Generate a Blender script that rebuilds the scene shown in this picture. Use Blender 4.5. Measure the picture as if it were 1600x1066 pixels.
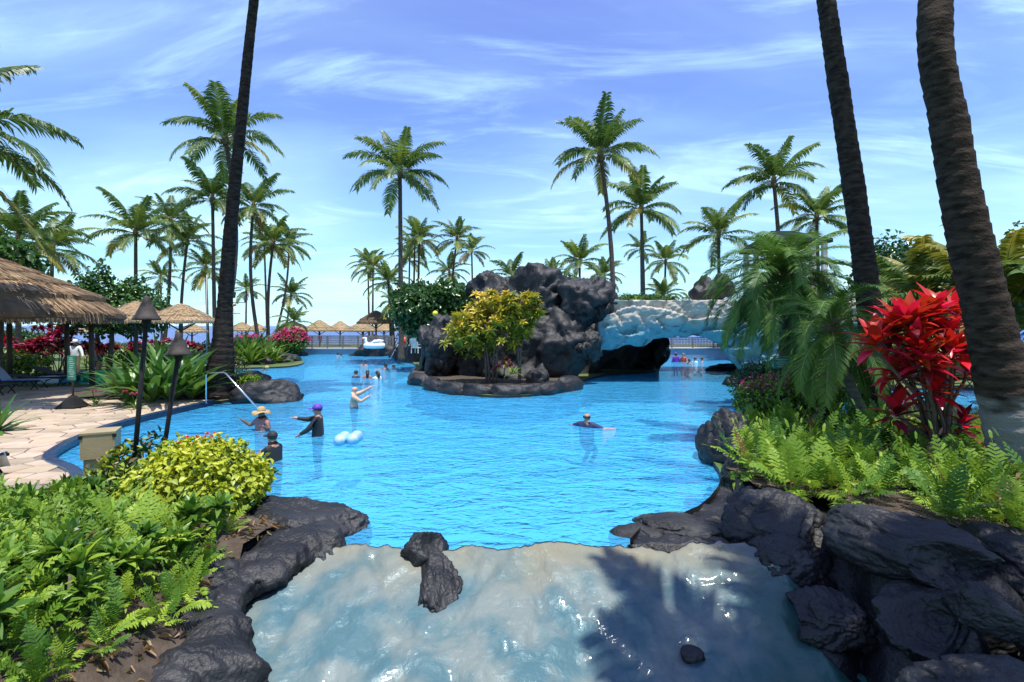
import bpy, bmesh, math, random
import numpy as np
from mathutils import Vector, Matrix, noise, Euler
from mathutils.geometry import tessellate_polygon
R = math.radians
rnd = random.Random(7)
sc = bpy.context.scene
COL = sc.collection
for o in list(bpy.data.objects): bpy.data.objects.remove(o)

# ------------------------------------------------------------------ camera, sky, sun
CH = 2.7                                   # camera height above the pool water (z = 0)
cam = bpy.data.objects.new('camera', bpy.data.cameras.new('camera'))
COL.objects.link(cam); sc.camera = cam
cam.location = (0, 0, CH); cam.rotation_euler = (R(90), 0, 0)
cam.data.lens = 18.0; cam.data.sensor_width = 36.0
cam.data.shift_y = -24/1600; cam.data.clip_start = 0.05; cam.data.clip_end = 20000

SUN_DIR = Vector((0.10, -0.20, 1.0)).normalized()          # towards the sun
elev = math.asin(SUN_DIR.z); azim = math.atan2(SUN_DIR.x, SUN_DIR.y)
sun = bpy.data.objects.new('sun', bpy.data.lights.new('sun', 'SUN'))
COL.objects.link(sun); sun.location = (20, -10, 60)
sun.rotation_euler = (-SUN_DIR).to_track_quat('-Z', 'Y').to_euler()
sun.data.energy = 4.6; sun.data.angle = R(0.55); sun.data.color = (1.0, 0.955, 0.87)

wd = bpy.data.worlds.new('World'); sc.world = wd; wd.use_nodes = True
wn = wd.node_tree.nodes; wl = wd.node_tree.links; wn.clear()
def WN(t, **k):
    n = wn.new(t)
    for a, b in k.items(): setattr(n, a, b)
    return n
def wmath(op, a, b=None):
    n = WN('ShaderNodeMath', operation=op)
    for i, v in enumerate((a, b)):
        if v is None: continue
        if isinstance(v, (int, float)): n.inputs[i].default_value = v
        else: wl.new(v, n.inputs[i])
    return n.outputs[0]
sky = WN('ShaderNodeTexSky', sky_type='NISHITA', sun_disc=False)
sky.sun_elevation = elev; sky.sun_rotation = azim
sky.altitude = 0; sky.air_density = 1.0; sky.dust_density = 0.6; sky.ozone_density = 4.0
tc = WN('ShaderNodeTexCoord'); sep = WN('ShaderNodeSeparateXYZ'); wl.new(tc.outputs['Generated'], sep.inputs[0])
zc = wmath('ADD', wmath('MAXIMUM', sep.outputs['Z'], 0.0), 0.16)
cx = wmath('DIVIDE', sep.outputs['X'], zc); cy = wmath('DIVIDE', sep.outputs['Y'], zc)
com = WN('ShaderNodeCombineXYZ'); wl.new(cx, com.inputs[0]); wl.new(cy, com.inputs[1])
def cloud(scale, rot, sx, sy, det, rough, dist, lo, hi, off):
    m = WN('ShaderNodeMapping'); wl.new(com.outputs[0], m.inputs['Vector'])
    m.inputs['Rotation'].default_value = (0, 0, R(rot)); m.inputs['Scale'].default_value = (sx, sy, 1)
    m.inputs['Location'].default_value = off
    n = WN('ShaderNodeTexNoise'); wl.new(m.outputs[0], n.inputs['Vector'])
    n.inputs['Scale'].default_value = scale; n.inputs['Detail'].default_value = det
    n.inputs['Roughness'].default_value = rough; n.inputs['Distortion'].default_value = dist
    r = WN('ShaderNodeMapRange', interpolation_type='SMOOTHSTEP'); wl.new(n.outputs['Fac'], r.inputs['Value'])
    r.inputs['From Min'].default_value = lo; r.inputs['From Max'].default_value = hi
    return r.outputs[0]
wisps = cloud(1.45, 24, 0.58, 1.8, 9, 0.62, 1.0, 0.475, 0.80, (3.1, 1.7, 0))
veil = cloud(0.55, -18, 0.7, 1.3, 5, 0.5, 0.6, 0.36, 0.72, (0.4, 5.2, 0))
fine = cloud(5.0, 30, 0.30, 1.7, 8, 0.65, 0.8, 0.52, 0.82, (7.7, 2.2, 0))
cl = wmath('ADD', wmath('MULTIPLY', wisps, 0.62), wmath('MULTIPLY', veil, 0.42))
cl = wmath('ADD', cl, wmath('MULTIPLY', wmath('MULTIPLY', fine, veil), 0.30))
low = wmath('MULTIPLY', wmath('POWER', wmath('SUBTRACT', 1.0, wmath('MINIMUM', wmath('MAXIMUM', sep.outputs['Z'], 0.0), 1.0)), 4.5), 0.62)
cl = wmath('MINIMUM', wmath('ADD', cl, low), 0.92)
tint = WN('ShaderNodeMix', data_type='RGBA', blend_type='MULTIPLY'); tint.inputs['Factor'].default_value = 1.0
wl.new(sky.outputs[0], tint.inputs['A'])
grade = WN('ShaderNodeMix', data_type='RGBA'); wl.new(wmath('MINIMUM', wmath('MULTIPLY', wmath('MAXIMUM', sep.outputs['Z'], 0.0), 1.55), 1.0), grade.inputs['Factor'])
grade.inputs['A'].default_value = (0.50, 0.94, 1.08, 1); grade.inputs['B'].default_value = (0.94, 0.80, 1.48, 1); wl.new(grade.outputs['Result'], tint.inputs['B'])
mix = WN('ShaderNodeMix', data_type='RGBA'); wl.new(cl, mix.inputs['Factor'])
wl.new(tint.outputs['Result'], mix.inputs['A']); mix.inputs['B'].default_value = (4.8, 7.4, 8.1, 1)
bg = WN('ShaderNodeBackground'); bg.inputs['Strength'].default_value = 0.13
wl.new(mix.outputs['Result'], bg.inputs['Color'])
wo = WN('ShaderNodeOutputWorld'); wl.new(bg.outputs[0], wo.inputs['Surface'])
vs = sc.view_settings
vs.view_transform = 'Standard'; vs.look = 'None'; vs.gamma = 1.0; vs.exposure = 0.5; vs.use_curve_mapping = False
sc.cycles.max_bounces = 6; sc.cycles.transparent_max_bounces = 8
sc.cycles.caustics_reflective = False; sc.cycles.caustics_refractive = False

# ------------------------------------------------------------------ pixel helpers (photo 1600 x 1066, horizon at 509)
def Q(px, py, d): return Vector(((px-800)/800*d, d, CH-(py-509)/800*d))
def P(px, py, z=0.0):
    d = (CH-z)*800/(py-509); return Vector(((px-800)/800*d, d, z))
def X(px, d): return (px-800)/800*d
def Zp(py, d): return CH-(py-509)/800*d

# ------------------------------------------------------------------ mesh and object helpers
class MB:
    def __init__(s): s.v = []; s.f = []; s.m = []
    def add(s, vs, fs, mi=0):
        o = len(s.v); s.v.extend(vs)
        for f in fs: s.f.append(tuple(i+o for i in f)); s.m.append(mi)
    def box(s, c, d, rz=0.0, mi=0, M=None, bev=0.0):
        hx, hy, hz = d[0]/2, d[1]/2, d[2]/2
        pts = [Vector((x, y, z)) for z in (-hz, hz) for x, y in ((-hx,-hy),(hx,-hy),(hx,hy),(-hx,hy))]
        T = M if M is not None else Matrix.Rotation(rz, 3, 'Z')
        c = Vector(c)
        s.add([T @ p + c for p in pts], [(3,2,1,0),(4,5,6,7),(0,1,5,4),(1,2,6,5),(2,3,7,6),(3,0,4,7)], mi)
    def tube(s, pts, rad, n=8, mi=0, caps=True):
        pts = [Vector(p) for p in pts]; k = len(pts)
        if not hasattr(rad, '__len__'): rad = [rad]*k
        o = len(s.v); up = None
        for i, p in enumerate(pts):
            t = (pts[min(i+1,k-1)]-pts[max(i-1,0)])
            t = t.normalized() if t.length > 1e-9 else Vector((0,0,1))
            if up is None:
                up = Vector((1,0,0)) if abs(t.x) < .9 else Vector((0,1,0))
            a = (up - t*up.dot(t)); a = a.normalized() if a.length > 1e-6 else t.orthogonal().normalized(); b = t.cross(a); up = a
            for j in range(n):
                an = 2*math.pi*j/n; s.v.append(p + (a*math.cos(an)+b*math.sin(an))*rad[i])
        for i in range(k-1):
            for j in range(n):
                s.f.append((o+i*n+j, o+i*n+(j+1)%n, o+(i+1)*n+(j+1)%n, o+(i+1)*n+j)); s.m.append(mi)
        if caps:
            s.f.append(tuple(o+j for j in range(n))[::-1]); s.m.append(mi)
            s.f.append(tuple(o+(k-1)*n+j for j in range(n))); s.m.append(mi)
    def lathe(s, prof, n=16, c=(0,0,0), mi=0, wob=None):
        c = Vector(c); o = len(s.v)
        for r, z in prof:
            for j in range(n):
                a = 2*math.pi*j/n; rr = r*(wob(a, z) if wob else 1)
                s.v.append(c+Vector((rr*math.cos(a), rr*math.sin(a), z)))
        for i in range(len(prof)-1):
            for j in range(n):
                s.f.append((o+i*n+j, o+i*n+(j+1)%n, o+(i+1)*n+(j+1)%n, o+(i+1)*n+j)); s.m.append(mi)
    def mesh(s, name, mats, smooth=False):
        me = bpy.data.meshes.new(name); me.from_pydata([tuple(v) for v in s.v], [], s.f)
        for m in (mats if isinstance(mats, (list, tuple)) else [mats]): me.materials.append(m)
        if len(me.polygons): me.polygons.foreach_set('material_index', s.m)
        if smooth: me.polygons.foreach_set('use_smooth', [True]*len(me.polygons))
        me.update(); return me
    def build(s, name, mats, parent=None, smooth=False, loc=None):
        return obj(name, s.mesh(name, mats, smooth), parent, loc)
def obj(name, me, parent=None, loc=None, rot=None, scale=None):
    o = bpy.data.objects.new(name, me); COL.objects.link(o)
    if parent is not None: o.parent = parent
    if loc is not None: o.location = loc
    if rot is not None: o.rotation_euler = rot
    if scale is not None: o.scale = scale if hasattr(scale, '__len__') else (scale,)*3
    return o
def tag(o, label, cat, group=None):
    o['label'] = label; o['category'] = cat
    if group: o['group'] = group
    return o
def thing(name, label, cat, loc=(0,0,0), group=None, rz=0.0):
    o = bpy.data.objects.new(name, None); COL.objects.link(o); o.empty_display_size = 0.1
    o.location = loc; o.rotation_euler = (0, 0, rz)
    return tag(o, label, cat, group)
def struct(o, kind='structure'): o['kind'] = kind; return o
def nz(p, s, seed=0.0): return noise.noise(Vector((p[0]*s+seed, p[1]*s+seed*1.7, p[2]*s-seed*0.6)))

# ------------------------------------------------------------------ materials
def nodes_of(m): return m.node_tree.nodes, m.node_tree.links
def mat(name, col, rough=0.6, col2=None, nscale=3.0, bump=0.0, bscale=20.0, metal=0.0, spec=0.5, coords='Object',
        objvar=0.0, detail=6, lo=0.35, hi=0.65, coat=0.0, stretch=None, trans=0.0):
    m = bpy.data.materials.new(name); m.use_nodes = True; N, L = nodes_of(m)
    b = N['Principled BSDF']; b.inputs['Roughness'].default_value = rough; b.inputs['Metallic'].default_value = metal
    b.inputs['Specular IOR Level'].default_value = spec; b.inputs['Coat Weight'].default_value = coat
    b.inputs['Base Color'].default_value = (*col, 1)
    src = None
    t = N.new('ShaderNodeTexCoord'); vec = t.outputs[coords]
    if stretch:
        mp = N.new('ShaderNodeMapping'); mp.inputs['Scale'].default_value = stretch; L.new(vec, mp.inputs[0]); vec = mp.outputs[0]
    if col2 is not None:
        n = N.new('ShaderNodeTexNoise'); n.inputs['Scale'].default_value = nscale; n.inputs['Detail'].default_value = detail
        L.new(vec, n.inputs['Vector'])
        r = N.new('ShaderNodeMapRange'); r.inputs['From Min'].default_value = lo; r.inputs['From Max'].default_value = hi
        L.new(n.outputs['Fac'], r.inputs['Value'])
        x = N.new('ShaderNodeMix'); x.data_type = 'RGBA'; L.new(r.outputs[0], x.inputs['Factor'])
        x.inputs['A'].default_value = (*col, 1); x.inputs['B'].default_value = (*col2, 1); src = x.outputs['Result']
    if objvar:
        oi = N.new('ShaderNodeObjectInfo'); h = N.new('ShaderNodeHueSaturation')
        r1 = N.new('ShaderNodeMapRange'); L.new(oi.outputs['Random'], r1.inputs['Value'])
        r1.inputs['To Min'].default_value = 1-objvar; r1.inputs['To Max'].default_value = 1+objvar
        r2 = N.new('ShaderNodeMapRange'); L.new(oi.outputs['Random'], r2.inputs['Value'])
        r2.inputs['To Min'].default_value = 0.5+objvar*0.05; r2.inputs['To Max'].default_value = 0.5-objvar*0.05
        L.new(r1.outputs[0], h.inputs['Value']); L.new(r2.outputs[0], h.inputs['Hue'])
        if src is not None: L.new(src, h.inputs['Color'])
        else: h.inputs['Color'].default_value = (*col, 1)
        src = h.outputs[0]
    if src is not None: L.new(src, b.inputs['Base Color'])
    if bump:
        n = N.new('ShaderNodeTexNoise'); n.inputs['Scale'].default_value = bscale; n.inputs['Detail'].default_value = 8
        L.new(vec, n.inputs['Vector'])
        bp = N.new('ShaderNodeBump'); bp.inputs['Strength'].default_value = bump; bp.inputs['Distance'].default_value = 0.05
        L.new(n.outputs['Fac'], bp.inputs['Height']); L.new(bp.outputs[0], b.inputs['Normal'])
    if trans:
        tr = N.new('ShaderNodeBsdfTranslucent'); mx = N.new('ShaderNodeMixShader'); mx.inputs[0].default_value = trans
        if src is not None: L.new(src, tr.inputs['Color'])
        else: tr.inputs['Color'].default_value = (*col, 1)
        L.new(b.outputs[0], mx.inputs[1]); L.new(tr.outputs[0], mx.inputs[2])
        L.new(mx.outputs[0], N['Material Output'].inputs['Surface'])
    return m
def leafmat(name, col, col2=None, nscale=1.2, rough=0.42, trans=0.3, objvar=0.22, spec=0.5):
    return mat(name, col, rough, col2, nscale, objvar=objvar, trans=trans, spec=spec)

def lavamat(name, c1, c2, rough=.62):
    m = mat(name, c1, rough, c2, 1.7, 0, spec=.4, lo=.40, hi=.68, detail=9); N, L = nodes_of(m); b = N['Principled BSDF']
    t = N.new('ShaderNodeTexCoord'); hs = []
    for kind, s_, amp in (('n', 3.0, 1.0), ('n', 11, .5), ('n', 42, .22), ('v', 26, -.16)):
        n = N.new('ShaderNodeTexNoise' if kind == 'n' else 'ShaderNodeTexVoronoi'); n.inputs['Scale'].default_value = s_; L.new(t.outputs['Object'], n.inputs['Vector'])
        if kind == 'n': n.inputs['Detail'].default_value = 6; n.inputs['Distortion'].default_value = .6
        mm = N.new('ShaderNodeMath'); mm.operation = 'MULTIPLY_ADD'; L.new(n.outputs['Fac' if kind == 'n' else 'Distance'], mm.inputs[0]); mm.inputs[1].default_value = amp
        if hs: L.new(hs[-1], mm.inputs[2])
        else: mm.inputs[2].default_value = 0
        hs.append(mm.outputs[0])
    bp = N.new('ShaderNodeBump'); bp.inputs['Strength'].default_value = .55; bp.inputs['Distance'].default_value = .07; L.new(hs[-1], bp.inputs['Height']); L.new(bp.outputs[0], b.inputs['Normal'])
    return m
M = {}
M['soil'] = mat('soil', (.045,.03,.02), .95, (.09,.065,.045), 6, .5, 30)
M['ground'] = mat('ground', (.06,.12,.022), .95, (.10,.12,.04), 1.2, .4, 20)
M['sand'] = mat('sand', (.42,.34,.23), .9, (.36,.29,.19), 4)
M['lava'] = lavamat('lava_rock', (.009,.0095,.011), (.030,.030,.032), .52)
M['lava_dust'] = lavamat('grey_lava_rock', (.010,.0105,.0125), (.046,.045,.044), .65)
M['lava_wet'] = lavamat('smooth_black_rock', (.007,.007,.009), (.022,.021,.022), .5)
M['trunk'] = mat('palm_bark', (.055,.042,.034), .9, (.115,.092,.075), 5, .7, 18, stretch=(1,1,3))
M['trunk_dark'] = mat('dark_palm_bark', (.026,.019,.015), .85, (.075,.056,.044), 4, .8, 22, stretch=(1.5,1.5,5))
M['trunk_grey'] = mat('grey_palm_bark', (.19,.185,.18), .85, (.10,.095,.09), 3, .5, 20, stretch=(1,1,4))
M['bark'] = mat('branch_bark', (.16,.125,.095), .9, (.09,.07,.055), 8, .4, 30)
M['palm'] = leafmat('palm_leaf', (.115,.185,.032), (.055,.12,.024), .5, trans=.4)
M['palm_hi'] = leafmat('bright_palm_leaf', (.20,.265,.045), (.10,.18,.032), .6, trans=.4)
M['palm_dry'] = leafmat('dry_palm_leaf', (.23,.165,.07), (.14,.11,.045), .8)
M['palm_yellow'] = leafmat('yellow_palm_leaf', (.33,.29,.04), (.19,.22,.035), .8, trans=.4)
M['rachis'] = mat('palm_rachis', (.28,.26,.10), .5, objvar=.15)
M['date'] = leafmat('date_palm_leaf', (.115,.22,.028), (.055,.135,.02), 1.0, rough=.5, spec=.3)
M['fern'] = leafmat('fern_leaf', (.14,.27,.025), (.065,.16,.018), 1.5, rough=.5, objvar=.35, spec=.3)
M['fern_y'] = leafmat('yellow_fern_leaf', (.28,.40,.035), (.15,.27,.025), 1.5, rough=.5, objvar=.25, spec=.3)  # lighter, yellower green mixed in among the plain fern leaves
M['fern_dry'] = leafmat('dry_fern_leaf', (.24,.135,.06), (.15,.075,.03), 2)
M['shrub_y'] = leafmat('yellow_green_leaf', (.44,.47,.022), (.24,.33,.02), 1.6, rough=.45)
M['shrub_g'] = leafmat('green_leaf', (.05,.125,.022), (.028,.08,.016), 1.2, rough=.32)
M['grape'] = leafmat('sea_grape_leaf', (.045,.12,.028), (.03,.085,.02), .9, rough=.25, spec=.6)
M['croton_y'] = leafmat('yellow_croton_leaf', (.56,.43,.035), (.42,.37,.03), 2, objvar=.3)
M['croton_g'] = leafmat('green_croton_leaf', (.14,.22,.03), (.34,.30,.03), 2, objvar=.3)
M['ti'] = leafmat('red_ti_leaf', (.66,.028,.015), (.42,.018,.015), 1.6, rough=.3, objvar=.3)
M['ti_dark'] = leafmat('dark_red_ti_leaf', (.20,.012,.020), (.09,.01,.016), 1.6, rough=.3, objvar=.3)
M['strap'] = leafmat('strap_leaf', (.085,.20,.03), (.05,.13,.024), 1.5, rough=.3)
M['strap_y'] = leafmat('bright_strap_leaf', (.21,.33,.045), (.10,.21,.03), 1.5, rough=.35)
M['pink'] = leafmat('pink_bract', (.62,.06,.20), (.45,.04,.13), 2, rough=.6)
M['flower_red'] = leafmat('red_flower', (.70,.07,.04), rough=.5)
M['thatch'] = mat('thatch', (.15,.095,.05), .95, (.08,.05,.028), 3.0, .5, 40, objvar=.1)
M['thatch_straw'] = mat('thatch_straw', (.44,.30,.165), .95, (.27,.175,.09), 2.0, .3, 60, objvar=.18)
M['thatch_pale'] = mat('pale_thatch', (.42,.31,.18), .95, (.28,.20,.11), 6.0, .6, 60, objvar=.1, stretch=(1,1,4))
M['thatch_dark'] = mat('weathered_thatch', (.17,.115,.065), .95, (.09,.06,.035), 5.0, .6, 60)
M['wood'] = mat('dark_wood', (.05,.033,.022), .7, (.085,.058,.04), 4, .3, 30, stretch=(1,1,.2))
M['greywood'] = mat('painted_grey_wood', (.20,.185,.165), .7, (.15,.14,.125), 5, .2, 40)
M['steel'] = mat('brushed_steel', (.62,.63,.65), .22, metal=1.0)
M['white'] = mat('white_plastic', (.78,.78,.77), .4)
M['black_metal'] = mat('black_metal', (.010,.010,.011), .7, (.018,.017,.016), 10, spec=.2)
M['concrete'] = mat('pale_concrete', (.42,.41,.39), .85, (.34,.33,.31), 3, .2, 25)
M['bluewall'] = mat('blue_grey_pool_wall', (.23,.31,.40), .6, (.19,.27,.36), 2)
M['tan'] = mat('tan_painted_metal', (.36,.275,.14), .5, (.31,.235,.12), 4, .1, 40)
# ------------------------------------------------------------------ setting: ground, pool, deck, sea
def poly_faces(loops):
    tris = tessellate_polygon([[Vector((p[0], p[1], 0)) for p in l] for l in loops])
    return [p for l in loops for p in l], [tuple(t) for t in tris]
def smooth_loop(pts, n=4, closed=True):
    out = []; k = len(pts)
    for i in range(k if closed else k-1):
        p0, p1, p2, p3 = (Vector(pts[(i+j) % k] if closed else pts[max(0, min(k-1, i+j))]) for j in (-1, 0, 1, 2))
        for s in range(n):
            t = s/n
            out.append(0.5*((2*p1)+(p2-p0)*t+(2*p0-5*p1+4*p2-p3)*t*t+(3*p1-p0-3*p2+p3)*t**3))
    if not closed: out.append(Vector(pts[-1]))
    return out
DECK_EDGE = [(-7.0,8.35),(-7.8,9.15),(-8.9,9.9),(-9.45,10.7),(-9.95,11.9),(-10.3,13.25),(-10.35,14.8),(-10.25,16.2),(-10.2,17.5)]
shore = [(-2.1,6.25),(-3.2,6.8),(-5.8,7.7)] + DECK_EDGE + [(-9.6,18.6),(-9.2,19.8),(-10.2,21),(-13,22.4),(-17,22.9),(-19.4,23.0),
  (-20.6,24.3),(-20.4,27),(-18.7,30),(-17,31.5),(-14.4,33),(-15,37),(-18,42),(-19.8,48),(-12,48),(-11.3,46),(-9,44.5),(-7.5,38),(-6.2,33),(-5.3,27),
  (-4.45,23.7),(-3.15,21.2),(-1.4,19.5),(-.2,19.1),(1.2,19.8),(2.67,21.8),(3.6,25),(5.4,28),(8.4,30),(9.1,33),(8.4,38),(8.2,42),
  (18,42),(16.5,34),(12.4,29),(10.9,24.5),(10.2,22.3),(9.0,19),(7.5,16.4),(5.4,13),(4.05,10.4),(3.6,8.8),(2.7,7.4),(1.75,6.75),(1.44,6.25)]
shore_s = [tuple(v) for v in smooth_loop([(x, y, 0) for x, y in shore[:-1]], 3, False)] + [(1.44, 6.25, 0)]
shore_s = [(p[0], p[1]) for p in shore_s]
spill = [(2.2,6.15),(4.6,6.0),(4.6,1.6),(-3.6,1.6),(-3.6,6.1),(-2.6,6.2)]
pool2 = [(9.0,13.2),(10.4,12.2),(13,11.8),(18,12),(22,15),(22,21),(15,21),(11.6,18.4),(9.6,15.6)]
pool2_s = [(v.x, v.y) for v in smooth_loop([(x, y, 0) for x, y in pool2], 3)]
kids = [(-24.0,20.6),(-21.6,21.1),(-18.6,21.5),(-16.8,21.6)]

GZ = 0.10
outer = [(-420,-60),(420,-60),(420,78),(60,72),(-60,72),(-420,78)]
hole = [p for k, p in enumerate(shore_s) if not (p[0] > 1.3 and p[1] < 8.4)] + [(4.4,8.3)] + spill[1:]
v, f = poly_faces([outer, hole, pool2_s])
mb = MB(); mb.add([Vector((p[0], p[1], GZ)) for p in v], f)
# beach and sea bed beyond
mb.add([Vector(p) for p in ((-420,78,GZ),(-60,72,GZ),(60,72,GZ),(420,78,GZ),(420,95,-2.2),(-420,95,-2.2))], [(0,1,2,3,4,5)], 1)
mb.add([Vector(p) for p in ((-420,95,-2.2),(420,95,-2.2),(9000,9000,-6),(-9000,9000,-6))], [(0,1,2,3)], 1)
struct(mb.build('ground', [M['ground'], M['sand']]))

# pool shell
def tile_mat():
    m = mat('pool_plaster', (.24,.70,.90), .7, (.19,.64,.88), .8)
    return m
M['plaster'] = tile_mat()
M['cope'] = mat('navy_tile', (.018,.032,.075), .25, (.03,.05,.10), 6)
def shell(name, loop, depth, closing=True):
    mb = MB(); n = len(loop)
    pv, pf = poly_faces([loop]); mb.add([Vector((p[0], p[1], -depth)) for p in pv], pf)
    o = len(mb.v); mb.v += [Vector((p[0], p[1], -.06)) for p in loop] + [Vector((p[0], p[1], -depth)) for p in loop] + [Vector((p[0], p[1], GZ)) for p in loop]
    for i in range(n):
        j = (i+1) % n
        if not closing and j == 0: continue
        mb.f.append((o+i, o+j, o+n+j, o+n+i)); mb.m.append(0); mb.f.append((o+2*n+i, o+2*n+j, o+j, o+i)); mb.m.append(1)
    return struct(mb.build(name, [M['plaster'], M['lava']]))
shell('pool_floor', shore_s, 1.05, False)
shell('pool_floor', pool2_s, 1.05)

def water_mat(name, deep, refl_rough=.03, wave=1.0, s1=1.0, body=.5, clear=(.62,.90,.98), bstr=.35, ior=1.33):
    m = bpy.data.materials.new(name); m.use_nodes = True; N, L = nodes_of(m); N.remove(N['Principled BSDF'])
    t = N.new('ShaderNodeTexCoord'); mp = N.new('ShaderNodeMapping'); L.new(t.outputs['Object'], mp.inputs[0])
    mp.inputs['Scale'].default_value = (s1*.75, s1*1.25, 1); mp.inputs['Rotation'].default_value = (0, 0, R(12))
    def nt(sc_, det, dist, kind='ShaderNodeTexNoise'):
        n = N.new(kind); n.inputs['Scale'].default_value = sc_; L.new(mp.outputs[0], n.inputs['Vector'])
        n.inputs['Detail'].default_value = det; n.inputs['Distortion'].default_value = dist; return n.outputs['Fac']
    a = nt(1.1, 3, .9); b = nt(4.2, 2, 1.4); c = nt(12, 2, .6)
    def mth(op, p, q):
        n = N.new('ShaderNodeMath'); n.operation = op
        for i, v_ in enumerate((p, q)):
            if isinstance(v_, (int, float)): n.inputs[i].default_value = v_
            else: L.new(v_, n.inputs[i])
        return n.outputs[0]
    h = mth('ADD', mth('MULTIPLY', a, 1.0), mth('ADD', mth('MULTIPLY', b, .42), mth('MULTIPLY', c, .10)))
    bp = N.new('ShaderNodeBump'); bp.inputs['Strength'].default_value = bstr; bp.inputs['Distance'].default_value = .22*wave
    L.new(h, bp.inputs['Height'])
    df = N.new('ShaderNodeBsdfDiffuse'); df.inputs['Color'].default_value = (*deep, 1); L.new(bp.outputs[0], df.inputs['Normal'])
    tr = N.new('ShaderNodeBsdfTransparent'); tr.inputs['Color'].default_value = (*clear, 1)
    m1 = N.new('ShaderNodeMixShader'); m1.inputs[0].default_value = body; L.new(tr.outputs[0], m1.inputs[1]); L.new(df.outputs[0], m1.inputs[2])
    gl = N.new('ShaderNodeBsdfGlossy'); gl.inputs['Roughness'].default_value = refl_rough; L.new(bp.outputs[0], gl.inputs['Normal'])
    fr = N.new('ShaderNodeFresnel'); fr.inputs['IOR'].default_value = ior; L.new(bp.outputs[0], fr.inputs['Normal'])
    m2 = N.new('ShaderNodeMixShader'); L.new(fr.outputs[0], m2.inputs[0]); L.new(m1.outputs[0], m2.inputs[1]); L.new(gl.outputs[0], m2.inputs[2])
    L.new(m2.outputs[0], N['Material Output'].inputs['Surface']); return m
M['water'] = water_mat('pool_water', (.07,.46,.83), body=.5, bstr=.5, wave=1.3)
def sheet(name, loop, z, m):
    mb = MB(); pv, pf = poly_faces([loop]); mb.add([Vector((p[0], p[1], z)) for p in pv], pf)
    o = mb.build(name, m)
    if o.data.polygons[0].normal.z < 0: o.data.flip_normals()
    return struct(o)
weir = [(1.0,6.0),(.5,5.98),(-.3,5.97),(-1.0,5.98),(-1.6,6.0)]
sheet('pool_water', shore_s + weir, 0.0, M['water'])
sheet('pool_water', pool2_s, 0.0, M['water'])
M['sea'] = water_mat('sea_water', (.028,.05,.27), .2, wave=6, s1=.12, body=1.0, bstr=.6, ior=1.14)
mb = MB(); mb.add([Vector(p) for p in ((-600,82,-1.5),(600,82,-1.5),(9000,9000,-1.5),(-9000,9000,-1.5))], [(0,1,2,3)])
struct(mb.build('sea', M['sea']))

# ---- flagstone deck on the left bank
def clip(poly, nx, ny, c):                        # keep nx*x+ny*y <= c
    out = []
    for i in range(len(poly)):
        a, b = poly[i], poly[(i+1) % len(poly)]
        da, db = nx*a[0]+ny*a[1]-c, nx*b[0]+ny*b[1]-c
        if da <= 0: out.append(a)
        if da*db < 0:
            t = da/(da-db); out.append((a[0]+(b[0]-a[0])*t, a[1]+(b[1]-a[1])*t))
    return out
def inside(p, poly):
    x, y = p[0], p[1]; r = False; j = len(poly)-1
    for i in range(len(poly)):
        xi, yi = poly[i][0], poly[i][1]; xj, yj = poly[j][0], poly[j][1]
        if (yi > y) != (yj > y) and x < (xj-xi)*(y-yi)/(yj-yi)+xi: r = not r
        j = i
    return r
deck_front = [(v_.x, v_.y) for v_ in smooth_loop([(x, y, 0) for x, y in DECK_EDGE], 4, False)]
DECKZ = 0.15
deck_poly = deck_front + [(-10.6,17.7),(-12.2,17.6),(-14.2,17.7),(-15.9,18.3),(-16.6,19.6),(-16.9,21.2),(-18.6,21.5),(-21.6,21.3),(-24,20.9),(-27,21.5),(-31,21.5),(-31,6.5),(-12,6.5),(-8.4,7.4)]
deck = MB(); pv, pf = poly_faces([deck_poly]); deck.add([Vector((p[0], p[1], DECKZ-.022)) for p in pv], pf)
M['grout'] = mat('deck_mortar', (.17,.145,.12), .95, (.22,.19,.155), 5)
deck = struct(deck.build('deck', M['grout']))
if deck.data.polygons[0].normal.z < 0: deck.data.flip_normals()
M['flag'] = mat('flagstone', (.44,.345,.245), .85, (.32,.24,.165), 2.2, .25, 16, objvar=.24)
M['flag_y'] = mat('ochre_flagstone', (.46,.34,.20), .85, (.38,.31,.24), 3, .25, 16, objvar=.2)
pr = random.Random(21); cells = []
gx, gy = .58, .46
pts = []
for i in range(-1, 43):
    for j in range(-1, 35):
        pts.append((-31+i*gx+(j % 2)*.29+pr.uniform(-.21,.21), 6.4+j*gy+pr.uniform(-.17,.17)))
for (x, y) in pts:
    if not inside((x, y), deck_poly): continue
    c = [(x-.9,y-.9),(x+.9,y-.9),(x+.9,y+.9),(x-.9,y+.9)]
    for (u, w) in pts:
        dx, dy = u-x, w-y; dd = dx*dx+dy*dy
        if 0 < dd < 2.0:
            l = math.sqrt(dd); c = clip(c, dx/l, dy/l, (x*dx+y*dy)/l+l/2-.014)
            if len(c) < 3: break
    if len(c) < 3: continue
    if not all(inside(q, deck_poly) for q in c):
        # pull outlying corners back inside
        cc = []
        for q in c:
            t = 0
            while not inside((q[0]+(x-q[0])*t, q[1]+(y-q[1])*t), deck_poly) and t < 1: t += .06
            cc.append((q[0]+(x-q[0])*t, q[1]+(y-q[1])*t))
        c = cc
    cells.append((x, y, c))
cells.sort(key=lambda c: c[1]*1.0 + 0.25*abs(c[0]+9))
cells.sort(key=lambda c: math.hypot(c[0], c[1]))
vis = [c for c in cells if c[0]/c[1] > -1.06]
rest = [c for c in cells if c[0]/c[1] <= -1.06] + vis[298:]
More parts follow.
